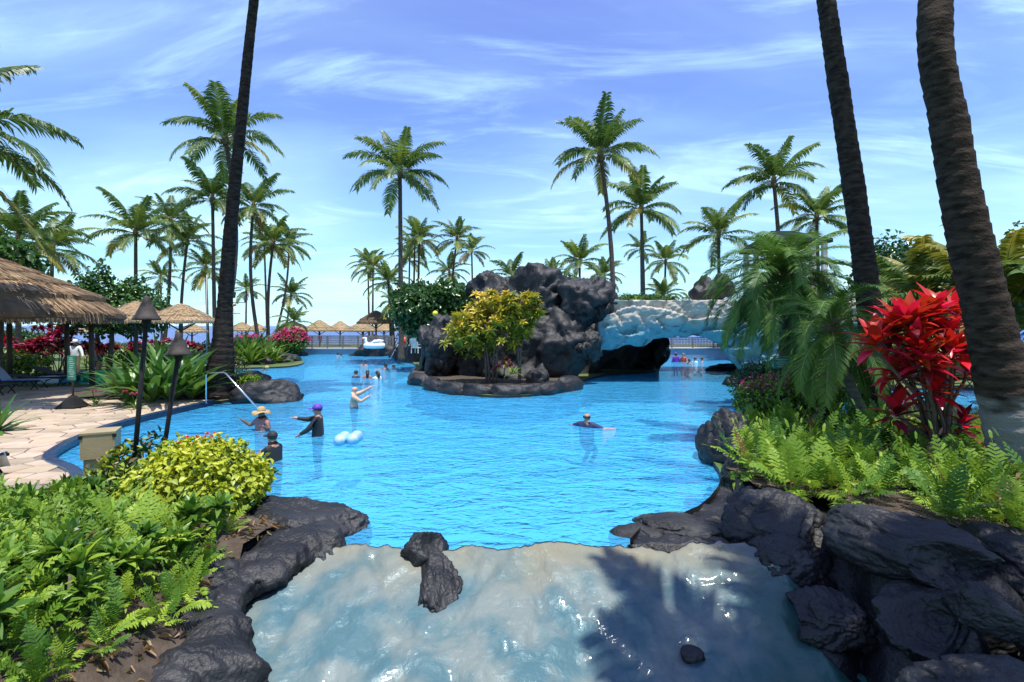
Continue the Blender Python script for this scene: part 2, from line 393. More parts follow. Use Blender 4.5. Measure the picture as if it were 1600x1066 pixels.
def stone_geo(mb, x, y, c, dz, org):
    n = len(c); top = [Vector((x+(q[0]-x)*.96-org[0], y+(q[1]-y)*.96-org[1], DECKZ+dz)) for q in c]
    mid = [Vector((q[0]-org[0], q[1]-org[1], DECKZ+dz-.008)) for q in c]
    bot = [Vector((q[0]-org[0], q[1]-org[1], DECKZ-.024)) for q in c]
    mb.add(top+mid+bot, [tuple(range(n))]+[(n+i, n+(i+1) % n, (i+1) % n, i) for i in range(n)]+[(2*n+i, 2*n+(i+1) % n, n+(i+1) % n, n+i) for i in range(n)])
for x, y, c in vis[:298]:
    mb = MB(); stone_geo(mb, x, y, c, pr.uniform(-.003,.006), (x, y))
    mb.build('flagstone', M['flag'] if pr.random() < .8 else M['flag_y'], deck, loc=(x, y, 0))
mb = MB()
for x, y, c in rest: stone_geo(mb, x, y, c, pr.uniform(-.003,.006), (0, 0))
struct(mb.build('flagstone_paving', M['flag'], deck), 'stuff')
# navy tile coping along the deck edge
mb = MB(); n = len(deck_front)
for k, (off, z) in enumerate(((-.02,-.25),(-.02,.135),(.02,.165),(-.16,.172),(-.18,.12))):
    for i, p in enumerate(deck_front):
        a = deck_front[max(i-1, 0)]; b = deck_front[min(i+1, n-1)]
        t = Vector((b[0]-a[0], b[1]-a[1])).normalized(); nr = Vector((t.y, -t.x))      # towards the water
        mb.v.append(Vector((p[0]+nr.x*(off+.03), p[1]+nr.y*(off+.03), z)))
for k in range(4):
    for i in range(n-1): mb.f.append((k*n+i, k*n+i+1, (k+1)*n+i+1, (k+1)*n+i)); mb.m.append(0)
mb.build('coping', M['cope'], deck)
# shallow children's pool beyond the deck
# ---- spillway in front
def spill_z(x, y):
    yr = 6.12+.22*nz((x,0,0), 1.1, 4)+.10*nz((x,0,0), 3.1, 2)
    z = .10 - .36*(yr-y) if y < yr else .10-2.6*(y-yr)
    z -= max(0, x-3.0)*.9*max(0, min(1, (y-4.6)/.6))+max(0, -3.0-x)*.8
    rim = .035*nz((x,y,0), 1.3, 3)+.025*nz((x,y,0), 4, 8)
    z += rim + .05*nz((x,y,.3), .8, 12) + .05*(math.floor(2.6*nz((x,y,.7), .9, 41)+.25*nz((x,y,.7), 3, 4))/2) - .16*max(0, .22-abs(nz((x,y,1), 1.0, 31))*2.6) - .07*max(0, .2-abs(nz((x,y,2), 2.6, 11))*2.2) + .006*nz((x,y,.5), 6, 5) + .003*nz((x,y,.5), 17, 2)
    if x > .3: z -= .16*min(1.5, (x-.3))*max(0, min(1, (5.7-y)/1.2))
    return z
mb = MB(); nx, ny = 190, 130
for j in range(ny+1):
    y = 1.6+(6.55-1.6)*j/ny
    for i in range(nx+1):
        x = -3.7+8.4*i/nx; mb.v.append(Vector((x, y, spill_z(x, y))))
for j in range(ny):
    for i in range(nx):
        a = j*(nx+1)+i; mb.f.append((a, a+1, a+nx+2, a+nx+1)); mb.m.append(0)
def spill_mat():
    m = mat('wet_spillway_concrete', (.27,.262,.24), .5, (.11,.18,.20), 2.2, .8, 6, spec=.3, detail=14, lo=.41, hi=.59)
    N, L = nodes_of(m); b = N['Principled BSDF']; src = b.inputs['Base Color'].links[0].from_socket
    t = N.new('ShaderNodeTexCoord'); sp = N.new('ShaderNodeSeparateXYZ'); L.new(t.outputs['Object'], sp.inputs[0])
    n = N.new('ShaderNodeTexNoise'); n.inputs['Scale'].default_value = 1.4; n.inputs['Detail'].default_value = 7; L.new(t.outputs['Object'], n.inputs['Vector'])
    def chain(sock, a, b_, col, src, nsc):
        ad = N.new('ShaderNodeMath'); ad.operation = 'MULTIPLY_ADD'; L.new(n.outputs['Fac'], ad.inputs[0]); ad.inputs[1].default_value = nsc; L.new(sock, ad.inputs[2])
        r = N.new('ShaderNodeMapRange'); r.interpolation_type = 'SMOOTHSTEP'; L.new(ad.outputs[0], r.inputs['Value'])
        r.inputs['From Min'].default_value = a; r.inputs['From Max'].default_value = b_
        x = N.new('ShaderNodeMix'); x.data_type = 'RGBA'; L.new(r.outputs[0], x.inputs['Factor']); L.new(src, x.inputs['A']); x.inputs['B'].default_value = (*col, 1)
        return x.outputs['Result'], r.outputs[0]
    src, _ = chain(sp.outputs['Y'], 6.0, 6.9, (.36,.27,.18), src, 1.3)       # mineral crust along the rim
    sub = N.new('ShaderNodeMath'); sub.operation = 'SUBTRACT'; L.new(sp.outputs['X'], sub.inputs[0]); L.new(sp.outputs['Y'], sub.inputs[1])
    src, _ = chain(sub.outputs[0], -2.6, -.9, (.04,.12,.10), src, 1.7)      # green painted on the low side for pooled water and its reflections
    n5 = N.new('ShaderNodeTexNoise'); n5.inputs['Scale'].default_value = 2.3; n5.inputs['Detail'].default_value = 5; n5.inputs['Distortion'].default_value = 1.2; L.new(t.outputs['Object'], n5.inputs['Vector'])
    rw = N.new('ShaderNodeMapRange'); L.new(n5.outputs['Fac'], rw.inputs['Value']); rw.inputs['From Min'].default_value = .42; rw.inputs['From Max'].default_value = .62; rw.inputs['To Min'].default_value = .32; rw.inputs['To Max'].default_value = .6; L.new(rw.outputs[0], b.inputs['Roughness'])
    L.new(src, b.inputs['Base Color']); return m
sp_o = struct(mb.build('spillway', spill_mat(), smooth=True))
M['film'] = water_mat('thin_running_water', (.3,.35,.4), .10, wave=.35, s1=1.6, body=.0, clear=(.80,.90,.93), bstr=.17, ior=1.25)
struct(obj('spillway_water', sp_o.data.copy(), None, (0,0,.012))).data.materials[0] = M['film']
# ------------------------------------------------------------------ rocks
_ico = {}
def ico(sub):
    if sub not in _ico:
        bm = bmesh.new(); bmesh.ops.create_icosphere(bm, subdivisions=sub, radius=1)
        _ico[sub] = ([v.co.copy() for v in bm.verts], [tuple(v.index for v in f.verts) for f in bm.faces]); bm.free()
    return _ico[sub]
def rock_mesh(name, dims, seed, sub=4, m='lava', lump=.30, crease=.16, fine=.03, flat=.0, rot=0.0, fr=1.0, facets=9, micro=0.0):
    vs, fs = ico(sub); out = []; dx, dy, dz = dims; s0 = seed*13.37
    rr = random.Random(seed*7+1); planes = []
    for _ in range(facets):
        pn = Vector((rr.gauss(0,1), rr.gauss(0,1), rr.gauss(0,1))).normalized(); planes.append((pn, rr.uniform(.72,.95)))
    sz = (dx*dy*dz)**(1/3); Rm = Matrix.Rotation(rot, 3, 'Z')
    for v in vs:
        p = Vector((v.x*dx, v.y*dy, v.z*dz)); q = Vector(v)
        a = 1 + lump*noise.noise(q*1.15*fr+Vector((s0, 0, 0))) + lump*.5*noise.noise(q*2.4*fr+Vector((0, s0, 3)))
        for pn, ph in planes:
            e = v.dot(pn)-ph
            if e > 0: p -= Vector((pn.x*dx, pn.y*dy, pn.z*dz))*e*.9
        cz = noise.noise(q*1.9*fr+Vector((5, s0, s0)))
        a -= crease*max(0, .5-abs(cz)*3.2)
        cz2 = noise.noise(q*4.3*fr+Vector((9, s0, -s0)))
        a -= crease*.45*max(0, .5-abs(cz2)*3)
        if micro:
            n1 = noise.noise(q*6.5+Vector((s0, 3, 1))); n2 = noise.noise(q*15+Vector((2, s0, 1))); n3 = noise.noise(q*34+Vector((2, 5, s0)))
            a += micro*(.9*n1-1.1*max(0, .25-abs(n1)*1.6)+.5*n2-.55*max(0, .2-abs(n2)*1.4)+.22*n3)
        a += fine*noise.noise(q*9*fr+Vector((s0, 7, 0))) + fine*.6*noise.noise(q*19*fr+Vector((s0, 1, 0)))
        p = p*a
        if flat and p.z > dz*(1-flat): p.z = dz*(1-flat)+(p.z-dz*(1-flat))*.3
        out.append(Rm @ p)
    mb = MB(); mb.add(out, fs); return mb.mesh(name, M[m], True)
rkid = [0]
def rock(c, dims, label=None, name='rock', parent=None, group=None, cat='rock', **k):
    rkid[0] += 1; k.setdefault('seed', rkid[0])
    o = obj(name, rock_mesh(name, dims, **k), parent, c)
    if label: tag(o, label, cat, group)
    return o
# foreground, left of the spillway
rock((-2.85,7.0,-.02), (.92,.66,.44), 'big smooth black boulder between spillway and yellow-green shrub', sub=6, m='lava', seed=3, lump=.16, crease=.08, rot=-.25, facets=14, micro=.03)
def kerb(name, path, rad, seed, label):
    mb = MB(); pts = smooth_loop(path, 30, False); n = 80; k = len(pts)
    rr = [rad[0]+(rad[1]-rad[0])*i/(k-1) for i in range(k)]
    for i, p in enumerate(pts):
        t = (pts[min(i+1,k-1)]-pts[max(i-1,0)]).normalized(); sd = Vector((t.y, -t.x, 0)).normalized()
        e = min(1, i/5+.25, (k-1-i)/5+.25)
        for j in range(n):
            a = 2*math.pi*j/n; d = sd*math.cos(a)*rr[i]*1.25+Vector((0,0,math.sin(a)*rr[i]*.62)); q = p+d
            s = 1+.42*nz(q, 1.5, seed)+.26*nz(q, 3.4, seed+4)-.26*max(0, .4-abs(nz(q, 1.6, seed+9))*3)-.12*max(0, .4-abs(nz(q, 4.6, seed+2))*3)-.10*max(0, .3-abs(nz(q, 7, seed+5))*2)+.09*nz(q, 11, seed)+.05*nz(q, 25, seed)
            mb.v.append(p+d*s*e)
    for i in range(k-1):
        for j in range(n):
            mb.f.append((i*n+j, i*n+(j+1) % n, (i+1)*n+(j+1) % n, (i+1)*n+j)); mb.m.append(0)
    mb.f.append(tuple(range(n))[::-1]); mb.m.append(0); mb.f.append(tuple((k-1)*n+j for j in range(n))); mb.m.append(0)
    return tag(mb.build(name, M['lava'], smooth=True), label, 'rock')
kerb('rock_kerb', [(-2.2,6.5,-.02),(-2.8,5.95,.0),(-3.2,5.3,-.04),(-3.0,4.7,-.1),(-2.84,4.1,-.2),(-2.78,3.5,-.27),(-2.85,2.8,-.3)], (.36,.56), 4, 'long low black rock kerb between the ferns and the pale spillway')
# wedge on the rim
w = thing('rock', 'jagged black wedge rock jutting through the middle of the spillway rim', 'rock', (-.92,6.0,0))
rock((-.10,.02,.06), (.30,.27,.30), name='crag', parent=w, seed=14, sub=5, m='lava', crease=.12, lump=.15, rot=.6, facets=24, micro=.05)
o_ = rock((.10,-.42,-.17), (.31,.74,.20), name='crag', parent=w, seed=35, sub=6, m='lava', crease=.12, lump=.16, facets=26, rot=.18, micro=.045); o_.rotation_euler = (.38,0,0)
rock((.62,6.08,.0), (.11,.08,.075), 'fist-sized tan stone on the spillway rim', seed=8, sub=3, m='lava_dust')
# right bank
rock((1.62,6.62,-.1), (.36,.26,.20), 'low wet tan stone at the water beside the flat grey rock', seed=19, sub=4, m='lava_dust')
for c_, dm_, lab_, kw_ in (
 ((2.22,6.74,-.03), (.66,.34,.25), 'flat grey-topped rock sloping into the pool at the spillway corner', dict(seed=17, m='lava_dust', flat=.3, rot=-.3)),  # greyer lava picked to put this rock's sunlit look into its colour
 ((3.35,6.62,.10), (.66,.55,.46), 'rounded black boulder behind the flat grey rock', dict(seed=23, m='lava')),
 ((3.2,5.98,-.05), (.52,.36,.32), 'black boulder with a ledge under the rounded boulder', dict(seed=29, m='lava', rot=.3)),
 ((4.22,5.4,.29), (.50,1.0,.42), 'huge smooth black slab boulder below the right-hand ferns', dict(seed=147, m='lava', rot=.30)),
 ((3.2,5.2,-.30), (.48,.34,.27), 'low black rock dipping into the spillway water', dict(seed=153, m='lava_wet')),
 ((4.05,4.65,-.06), (.70,.50,.38), 'broad black rock mass in shade under the huge slab', dict(seed=59, m='lava_wet', rot=.2)),  # blackest lava picked here, carrying the shade as colour
 ((3.92,4.28,.30), (.14,.30,.22), 'upright knob of black rock over a small hollow', dict(seed=61, m='lava', rot=.5)),
 ((3.5,3.6,-.10), (.66,.45,.40), 'pitted black rock at the foot of the spillway', dict(seed=67, m='lava', rot=-.3)),
 ((5.25,5.1,.22), (.55,.75,.42), 'black boulder half sunk in the soil beside the huge slab', dict(seed=69, m='lava')),
 ((4.6,3.9,.1), (.6,.5,.4), 'black rock between the pitted rock and the soil bank', dict(seed=68, m='lava_wet'))):
    rock(c_, dm_, lab_, sub=6, lump=.2, crease=.14, facets=16, micro=.024, **kw_)
DOMES = [  # cx, cy, rx, ry, rot, top, height, power
 (4.3,5.3,.44,1.02,-.32,.80,.75,1.8),(3.42,6.6,.66,.60,0,.58,.62,1.6),(2.55,6.8,.62,.36,-.35,.26,.34,1.5),(2.05,6.72,.50,.26,-.5,.12,.25,1.6),
 (3.35,6.0,.45,.40,.2,.26,.42,1.6),(3.9,6.1,.5,.45,0,.36,.5,1.6),(3.12,5.2,.46,.34,-.2,-.02,.38,1.7),(4.0,4.7,.62,.5,.3,.22,.46,1.7),(4.35,4.05,.6,.45,0,.36,.5,1.6),
 (3.95,4.25,.13,.32,.5,.52,.40,1.5),(3.45,3.55,.62,.40,.25,.24,.55,1.7),(4.1,3.3,.7,.6,0,.55,.6,1.6),(4.9,6.3,.6,.6,0,.5,.5,1.6),(5.0,4.6,.6,.8,0,.6,.5,1.5),(3.0,2.8,.8,.6,0,.5,.6,1.5),(3.0,7.3,.5,.5,0,.3,.5,1.5),(3.9,7.3,.6,.5,0,.4,.5,1.5),(4.0,8.0,.5,.5,0,.42,.5,1.5)]
def bank_z(x, y):
    wx = x+.17*nz((x,y,0), 1.5, 2)+.06*nz((x,y,0), 4.5, 9); wy = y+.17*nz((x,y,0), 1.5, 22)+.06*nz((x,y,0), 4.5, 19)
    z = -1.05+(x-2)*.30; b2 = -9
    for cx, cy, rx, ry, ro, tp_, h_, pw in DOMES:
        dx, dy = wx-cx, wy-cy; c, s_ = math.cos(ro), math.sin(ro); u = (dx*c-dy*s_)/rx; v_ = (dx*s_+dy*c)/ry; d2 = u*u+v_*v_
        if d2 < 1.7: z = max(z, min(tp_-h_*d2**(pw*.75), tp_-.06-.22*u-.10*v_, tp_-.05+.30*u-.25*v_)-.30)
    mz = .06 if x < 3.6 else .24
    if y > 6.2 and z < mz and not inside((x, y), shore_s): z = max(z, mz)
    z += .06*nz((x,y,z), 2.2, 7)+.035*nz((x,y,z), 6, 3)-.10*max(0, .3-abs(nz((x,y,z*1.5), 1.7, 13))*2.6)-.04*max(0, .3-abs(nz((x,y,z*1.5), 4.2, 33))*2.2)+.010*nz((x,y,z), 15, 3)+.005*nz((x,y,z), 34, 3)
    return z
mb = MB(); x0_, x1_, y0_, y1_, st_ = 1.4, 5.7, 2.0, 8.3, .028; nxx = int((x1_-x0_)/st_); nyy = int((y1_-y0_)/st_)
for j in range(nyy+1):
    for i in range(nxx+1):
        x, y = x0_+i*st_, y0_+j*st_; mb.v.append(Vector((x, y, bank_z(x, y))))
for j in range(nyy):
    for i in range(nxx): a = j*(nxx+1)+i; mb.f.append((a, a+1, a+nxx+2, a+nxx+1)); mb.m.append(0)
tag(mb.build('rock_bank', M['lava_wet'], smooth=True), 'low black lava shelf under the boulders between the spillway and the ferns', 'rock')
rock((4.3,10.1,.2), (.52,.8,.82), 'tall craggy black boulder standing in the pool edge by the ferns', seed=37, sub=5, m='lava', crease=.26, lump=.25)
rock((4.1,8.75,.1), (.5,.5,.42), 'squat black boulder below the tall craggy one', seed=41, sub=4, m='lava', crease=.2)
rock((1.75,4.95,spill_z(1.75,4.95)+.02), (.13,.10,.08), 'small black stone poking out of the wet spillway', seed=71, sub=3, m='lava_wet')
rock((-2.2,4.3,spill_z(-2.2,4.3)+.02), (.2,.12,.08), 'small black stone on the spillway beside the rock kerb', seed=73, sub=3, m='lava_wet')
# left island by the handrail
rock((-8.75,18.5,.05), (1.25,.9,.78), 'large dark boulder at the water beside the steel handrail', seed=79, sub=5, m='lava', lump=.2, crease=.12, rot=.2)
rock((-9.9,19.6,.35), (.7,.6,.62), 'grey lichen-pale rock behind the handrail boulder', seed=83, sub=4, m='lava_dust')
rock((-12.9,17.9,.12), (.42,.3,.42), 'pitted black rock in the mulch bed under the strap-leaved plants', seed=85, sub=4, m='lava_dust', crease=.4)
rock((-11.6,18.2,.12), (.3,.25,.26), 'small black rock in the mulch near the thick palm base', seed=86, sub=3, m='lava')
for i, (px, py, w_, h_) in enumerate(((395,572,1.2,.62),(428,569,1.4,.75),(447,567,.9,.6),(440,554,1.4,.7),(472,552,1.6,1.0),(459,556,1.0,.5),(405,560,1.3,.6))):
    p = P(px, py, 0); rock((p.x, p.y+.5, .05), (w_, .9, h_), 'dark shore rock below the lilies and pink bougainvillea', group='shore rocks of the far left bank', seed=90+i, sub=4, m='lava', lump=.2)
for i, (px, py, w_, h_, d) in enumerate(((572,555,1.5,.8,46.5),(592,556,1.9,.95,46),(632,556,1.3,.9,43),(643,562,1.2,1.0,40),(652,560,1.0,1.4,38))):
    rock((X(px, d), d, .1), (w_, 1.1, h_), 'dark rock on the far bank between swan float and pool steps', group='rocks by the far pool steps', seed=110+i, sub=4, m='lava')
rock((10.6,22.6,.15), (.72,.6,.62), 'smooth dark grey boulder in the water below the turquoise sign', seed=121, sub=4, m='lava', lump=.18, crease=.05)
rock((10.15,23.4,.0), (.5,.45,.42), 'black wet rock just behind the smooth grey boulder', seed=122, sub=4, m='lava_wet')
rock((13.2,31,.0), (1.4,.7,.42), 'flat black rock ledge beside the water past the rock bridge', seed=123, sub=4, m='lava_wet')

# ---- grotto
g = thing('grotto_rock', 'massive black lava-rock grotto with a cave on the pool island', 'grotto', (0,24,0))
def gb(px, py, d, dims, **k):
    c = Q(px, py, d); k.setdefault('sub', 5); k.setdefault('m', 'lava'); k.setdefault('facets', 22); k.setdefault('micro', .03); k.setdefault('fine', .06); k.setdefault('fr', 1.0)
    rock((c.x, c.y-24, c.z), dims, name='boulder', parent=g, **k)
gb(835,472,25.4,(2.05,1.5,1.75), seed=131, crease=.26, lump=.28)
gb(782,478,26.0,(1.4,1.4,1.6), seed=132, crease=.2)
gb(905,478,24.8,(1.75,1.35,1.55), seed=143, crease=.28, lump=.3)
gb(935,470,24.6,(.75,.8,1.1), seed=134, crease=.25)
gb(880,540,24.4,(1.9,1.35,1.7), seed=135, m='lava', crease=.2)
gb(800,555,24.6,(2.4,1.7,1.9), seed=136, m='lava', crease=.2)
gb(918,540,23.6,(.72,.6,.8), seed=137, crease=.3)
gb(700,530,25.0,(1.15,1.2,1.35), seed=139, crease=.18, lump=.22)
gb(735,545,25.2,(1.6,1.4,1.75), seed=140, m='lava')
gb(690,575,25.0,(.85,.9,1.3), seed=141, crease=.25)
gb(672,545,27.5,(.7,1.0,1.5), seed=142, m='lava')
gb(760,455,27.2,(1.1,1.0,.95), seed=144)
gb(900,560,28.5,(2.2,1.6,2.6), seed=145, m='lava')
gb(960,550,31.5,(2.6,1.2,2.8), seed=146, m='lava')
gb(1012,552,32.0,(1.25,2.2,2.2), seed=147, m='lava')
gb(985,492,31.0,(2.5,1.6,1.1), seed=148, m='lava')
# planter ring of low rocks on the front of the island
ring = [(-4.35,23.6,.62),(-3.3,21.6,.55),(-2.4,20.4,.5),(-1.35,19.85,.5),(-.25,19.5,.52),(.75,19.85,.5),(1.6,20.4,.52),(2.4,21.6,.66)]
for i, (x, y, r_) in enumerate(ring):
    nx_ = ring[min(i+1, 7)]; pv_ = ring[max(i-1, 0)]; a = math.atan2(nx_[1]-pv_[1], nx_[0]-pv_[0])
    rock((x, y-24, .12), (r_*1.6, r_*.72, r_*.82), name='planter_rock', parent=g, seed=160+i, sub=4, m='lava', lump=.22, crease=.12, flat=.2, rot=a)
c = Q(842,590,20.9); rock((c.x, c.y-24, .5), (.52,.4,.62), name='boulder', parent=g, seed=171, sub=4, m='lava_dust', crease=.45)
mb = MB(); pl = [(-4.2,23.5),(-3.2,21.6),(-2.3,20.5),(-1.3,19.95),(-.2,19.6),(.8,19.95),(1.6,20.5),(2.4,21.7),(3,25),(2,30),(-5,30),(-5.2,27)]
pv, pf = poly_faces([pl]); mb.add([Vector((x, y-24, .30)) for x, y in pv], pf)
sb = mb.build('planting_soil', M['soil'], g)
if sb.data.polygons[0].normal.z < 0: sb.data.flip_normals()

# ---- pale rock bridge
def bridge_mat():
    m = mat('limewashed_rock', (.50,.475,.40), .85, (.36,.34,.29), 2.2, .5, 9, detail=9)
    N, L = nodes_of(m); b = N['Principled BSDF']; src = b.inputs['Base Color'].links[0].from_socket
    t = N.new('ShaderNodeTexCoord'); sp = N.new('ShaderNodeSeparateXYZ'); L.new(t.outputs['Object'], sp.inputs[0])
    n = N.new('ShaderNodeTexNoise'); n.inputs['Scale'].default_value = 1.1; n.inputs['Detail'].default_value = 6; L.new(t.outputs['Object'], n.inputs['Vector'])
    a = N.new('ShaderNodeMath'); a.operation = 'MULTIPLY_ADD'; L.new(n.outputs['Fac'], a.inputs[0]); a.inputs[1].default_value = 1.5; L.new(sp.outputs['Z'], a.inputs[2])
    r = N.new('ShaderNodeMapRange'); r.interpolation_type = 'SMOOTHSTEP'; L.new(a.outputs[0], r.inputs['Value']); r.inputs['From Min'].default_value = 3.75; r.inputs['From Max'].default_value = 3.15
    x = N.new('ShaderNodeMix'); x.data_type = 'RGBA'; L.new(r.outputs[0], x.inputs['Factor']); L.new(src, x.inputs['A']); x.inputs['B'].default_value = (.14,.31,.36,1)  # blue-green mixed in low down, imitating pool reflection and blue shade
    L.new(x.outputs['Result'], b.inputs['Base Color']); return m
def bridge_bottom(x):                     # underside height along the span
    k = [(4.0,1.5),(4.7,1.62),(5.4,1.8),(6.3,1.72),(6.7,2.1),(7.3,2.22),(8.0,2.15),(8.6,2.3),(9.4,2.1),(9.9,1.7),(10.4,1.0),(11,.3),(12,-.2),(17,-.3)]
    for (a, za), (b, zb) in zip(k, k[1:]):
        if a <= x <= b: return za+(zb-za)*(x-a)/(b-a)
    return k[0][1] if x < k[0][0] else k[-1][1]
mb = MB(); nx, ns = 170, 84
for i in range(nx+1):
    x = 4.1+12.6*i/nx; zb = bridge_bottom(x)+.12*nz((x,0,0), 2.2, 5); zt = 3.93+.04*nz((x,3,0), 1.3, 2)
    y0, y1 = 24.3, 33.0
    for j in range(ns):
        u = j/ns
        if u < .42:  t = u/.42; p = Vector((x, y0+.25*math.sin(t*math.pi*.5)*-0+.0, zb+(zt-zb)*t)); nrm = Vector((0,-1,0)); fr_ = 1
        elif u < .56: t = (u-.42)/.14; p = Vector((x, y0+(y1-y0)*t, zt)); nrm = Vector((0,0,1)); fr_ = .1
        elif u < .80: t = (u-.56)/.24; p = Vector((x, y1, zt+(zb-zt)*t)); nrm = Vector((0,1,0)); fr_ = .6
        else: t = (u-.80)/.20; p = Vector((x, y1+(y0-y1)*t, zb)); nrm = Vector((0,0,-1)); fr_ = .5
        q = (p.x, p.y*.6, p.z*1.5)
        vd, vp = noise.voronoi(Vector((q[0]*.95+.10*nz(q, 1.4, 2), q[1]*.8, q[2]*1.15+.10*nz(q, 1.4, 8)))); hp = vp[0]; hs_ = math.sin(hp.x*12.9+hp.y*78.2+hp.z*37.7)*43758.5; hs_ -= math.floor(hs_)
        rel = .30*(hs_-.5)+.34*((q[0]*.95-hp.x)*(hs_*2-1)+(q[2]*1.15-hp.z)*(1-hs_))+.16*nz(q, .8, 4)+.07*nz(q, 3, 3)-.10*max(0, .25-abs(nz(q, 2.2, 23))*2)+.04*nz(q, 8, 3)+.04*nz(q, 10, 1)-.25*max(0, .35-abs(nz(q, 1.25, 17))*2.6)
        if fr_ == 1: rel += .12*math.sin(min(1, (p.z-zb)/(zt-zb))*math.pi*.9)-.22*max(0, 1-(p.z-zb)/.7)
        p = p+nrm*rel*fr_; p.x *= 1+max(0, p.y-24.3)/24.3*.95; mb.v.append(p)
for i in range(nx):
    for j in range(ns):
        mb.f.append((i*ns+j, (i+1)*ns+j, (i+1)*ns+(j+1) % ns, i*ns+(j+1) % ns)); mb.m.append(0)
mb.f.append(tuple(range(ns))); mb.m.append(0); mb.f.append(tuple(nx*ns+j for j in range(ns))[::-1]); mb.m.append(0)
br = tag(mb.build('rock_bridge', bridge_mat(), smooth=True), 'whitewashed rock bridge with pool-blue light tinted on its underside spanning the pool channel', 'bridge')
for i, (px, py, d, dm) in enumerate(((1098,455,27,(.7,.7,.8)),(1125,450,28,(.8,.7,.7)))):
    c = Q(px, py, d); rock(c, dm, 'dark rock sitting on top of the pale rock bridge', group='rocks on the bridge top', seed=180+i, sub=4, m='lava')
# ---- planting beds in the foreground
def bed(name, loop, zfun, step=.14, m='soil'):
    xs = [p[0] for p in loop]; ys = [p[1] for p in loop]; mb = MB(); idx = {}
    i0, i1 = int(min(xs)/step)-1, int(max(xs)/step)+2; j0, j1 = int(min(ys)/step)-1, int(max(ys)/step)+2
    for j in range(j0, j1):
        for i in range(i0, i1):
            if inside((i*step, j*step), loop): idx[(i, j)] = len(mb.v); mb.v.append(Vector((i*step, j*step, zfun(i*step, j*step))))
    for (i, j) in list(idx):
        q = [(i, j), (i+1, j), (i+1, j+1), (i, j+1)]
        if all(k in idx for k in q): mb.f.append(tuple(idx[k] for k in q)); mb.m.append(0)
    return struct(mb.build(name, M[m], smooth=True))
def lz(x, y): return .14+max(0, (7.4-y))*.135-max(0, x+3.6)*(.55 if y < 5.6 else .1)+.05*nz((x,y,0), 1.5, 2)+.02*nz((x,y,0), 6, 4)
def rz_(x, y): return .30+max(0, min(2.2, 7.6-y))*.09+.07*nz((x,y,0), 1.1, 6)+.02*nz((x,y,0), 6, 4)+max(0, x-7)*.02
left_loop = [(-2.9,6.9),(-2.8,5.9),(-2.95,5.3),(-2.7,4.6),(-2.5,3.9),(-2.45,2.9),(-2.5,1.2),(-9,1.2),(-11,6.3),(-8.0,7.35),(-6.6,7.9),(-5.6,7.6),(-3.3,7.1)]
right_loop = [(3.5,8.4),(3.7,9.0),(4.2,10.4),(5.4,12.8),(7.6,16.2),(9.3,18.6),(10.6,18.8),(11.2,17.6),(9.5,15.7),(8.8,13.1),(10.2,11.9),(13,11.5),(18.2,11.7),(18,2.6),(5.7,3.0),(5.2,4.6),(4.5,6.2),(4.0,7.0),(3.6,7.6)]
bed('planting_bed', left_loop, lz); bed('planting_bed', right_loop, rz_)
isl_loop = [(-10.3,17.6),(-12.2,17.5),(-14.2,17.6),(-16,18.3),(-16.8,19.6),(-17,21.3),(-16.9,22.8),(-13,22.3),(-10.3,20.9),(-9.3,19.7),(-9.7,18.5)]
bed('planting_bed', isl_loop, lambda x, y: .19+.06*nz((x,y,0), 1.4, 3)+.02*nz((x,y,0), 7, 3))
# ------------------------------------------------------------------ palms
def frond_mesh(name, elev, droop, L, n=34, lw=.045, ll=.62, fwd=.55, hang=.55, seed=0, mats=('palm', 'rachis'), vee=.25, stiff=.0, thick=.035, power=1.4, start=.14, pl=None):
    rr = random.Random(seed); mb = MB(); S = 16; pts = []; p = Vector((0,0,0)); tw = rr.uniform(-.12,.12)
    for i in range(S+1):
        t = i/S; a = elev-droop*t**power; yaw = tw*t
        pts.append(p.copy()); p = p+Vector((math.cos(a)*math.cos(yaw), math.cos(a)*math.sin(yaw), math.sin(a)))*L/S
    mb.tube(pts, [thick*(1-.85*i/S) for i in range(S+1)], 4, 1, False)
    for k in range(n):
        t = start+(1-start)*(k+.5)/n; f_ = t*S; i = min(S-1, int(f_)); b = pts[i].lerp(pts[i+1], f_-i)
        T = (pts[i+1]-pts[i]).normalized(); side = Vector((-T.y, T.x, 0)); side = side.normalized() if side.length > .01 else Vector((0,1,0)); U = T.cross(side)*-1
        if U.z < 0 and elev < 1.2: U = -U
        prof = (math.sin(min(1, (t-start)/(1-start)*.97+.16)*math.pi*.88))**.7
        for s in (-1, 1):
            if rr.random() < .04: continue
            l = ll*prof*rr.uniform(.82,1.1); fw = fwd+t*.35+rr.uniform(-.1,.1)
            d0 = (side*s+T*fw+U*vee*rr.uniform(.4,1.4)).normalized()
            g = hang*rr.uniform(.6,1.3)*(1-stiff)
            d1 = (d0+Vector((0,0,-g))).normalized(); d2 = (d0+Vector((0,0,-g*2.4))).normalized()
            w = T*lw*.5*rr.uniform(.8,1.2)
            a1 = b+d0*l*.34; a2 = a1+d1*l*.36; a3 = a2+d2*l*.34
            mb.add([b-w*.5, b+w*.5, a1+w, a1-w, a2+w*.75, a2-w*.75, a3], [(0,1,2,3),(3,2,4,5),(5,4,6)])
    return mb.mesh(name, [M[m] for m in mats])
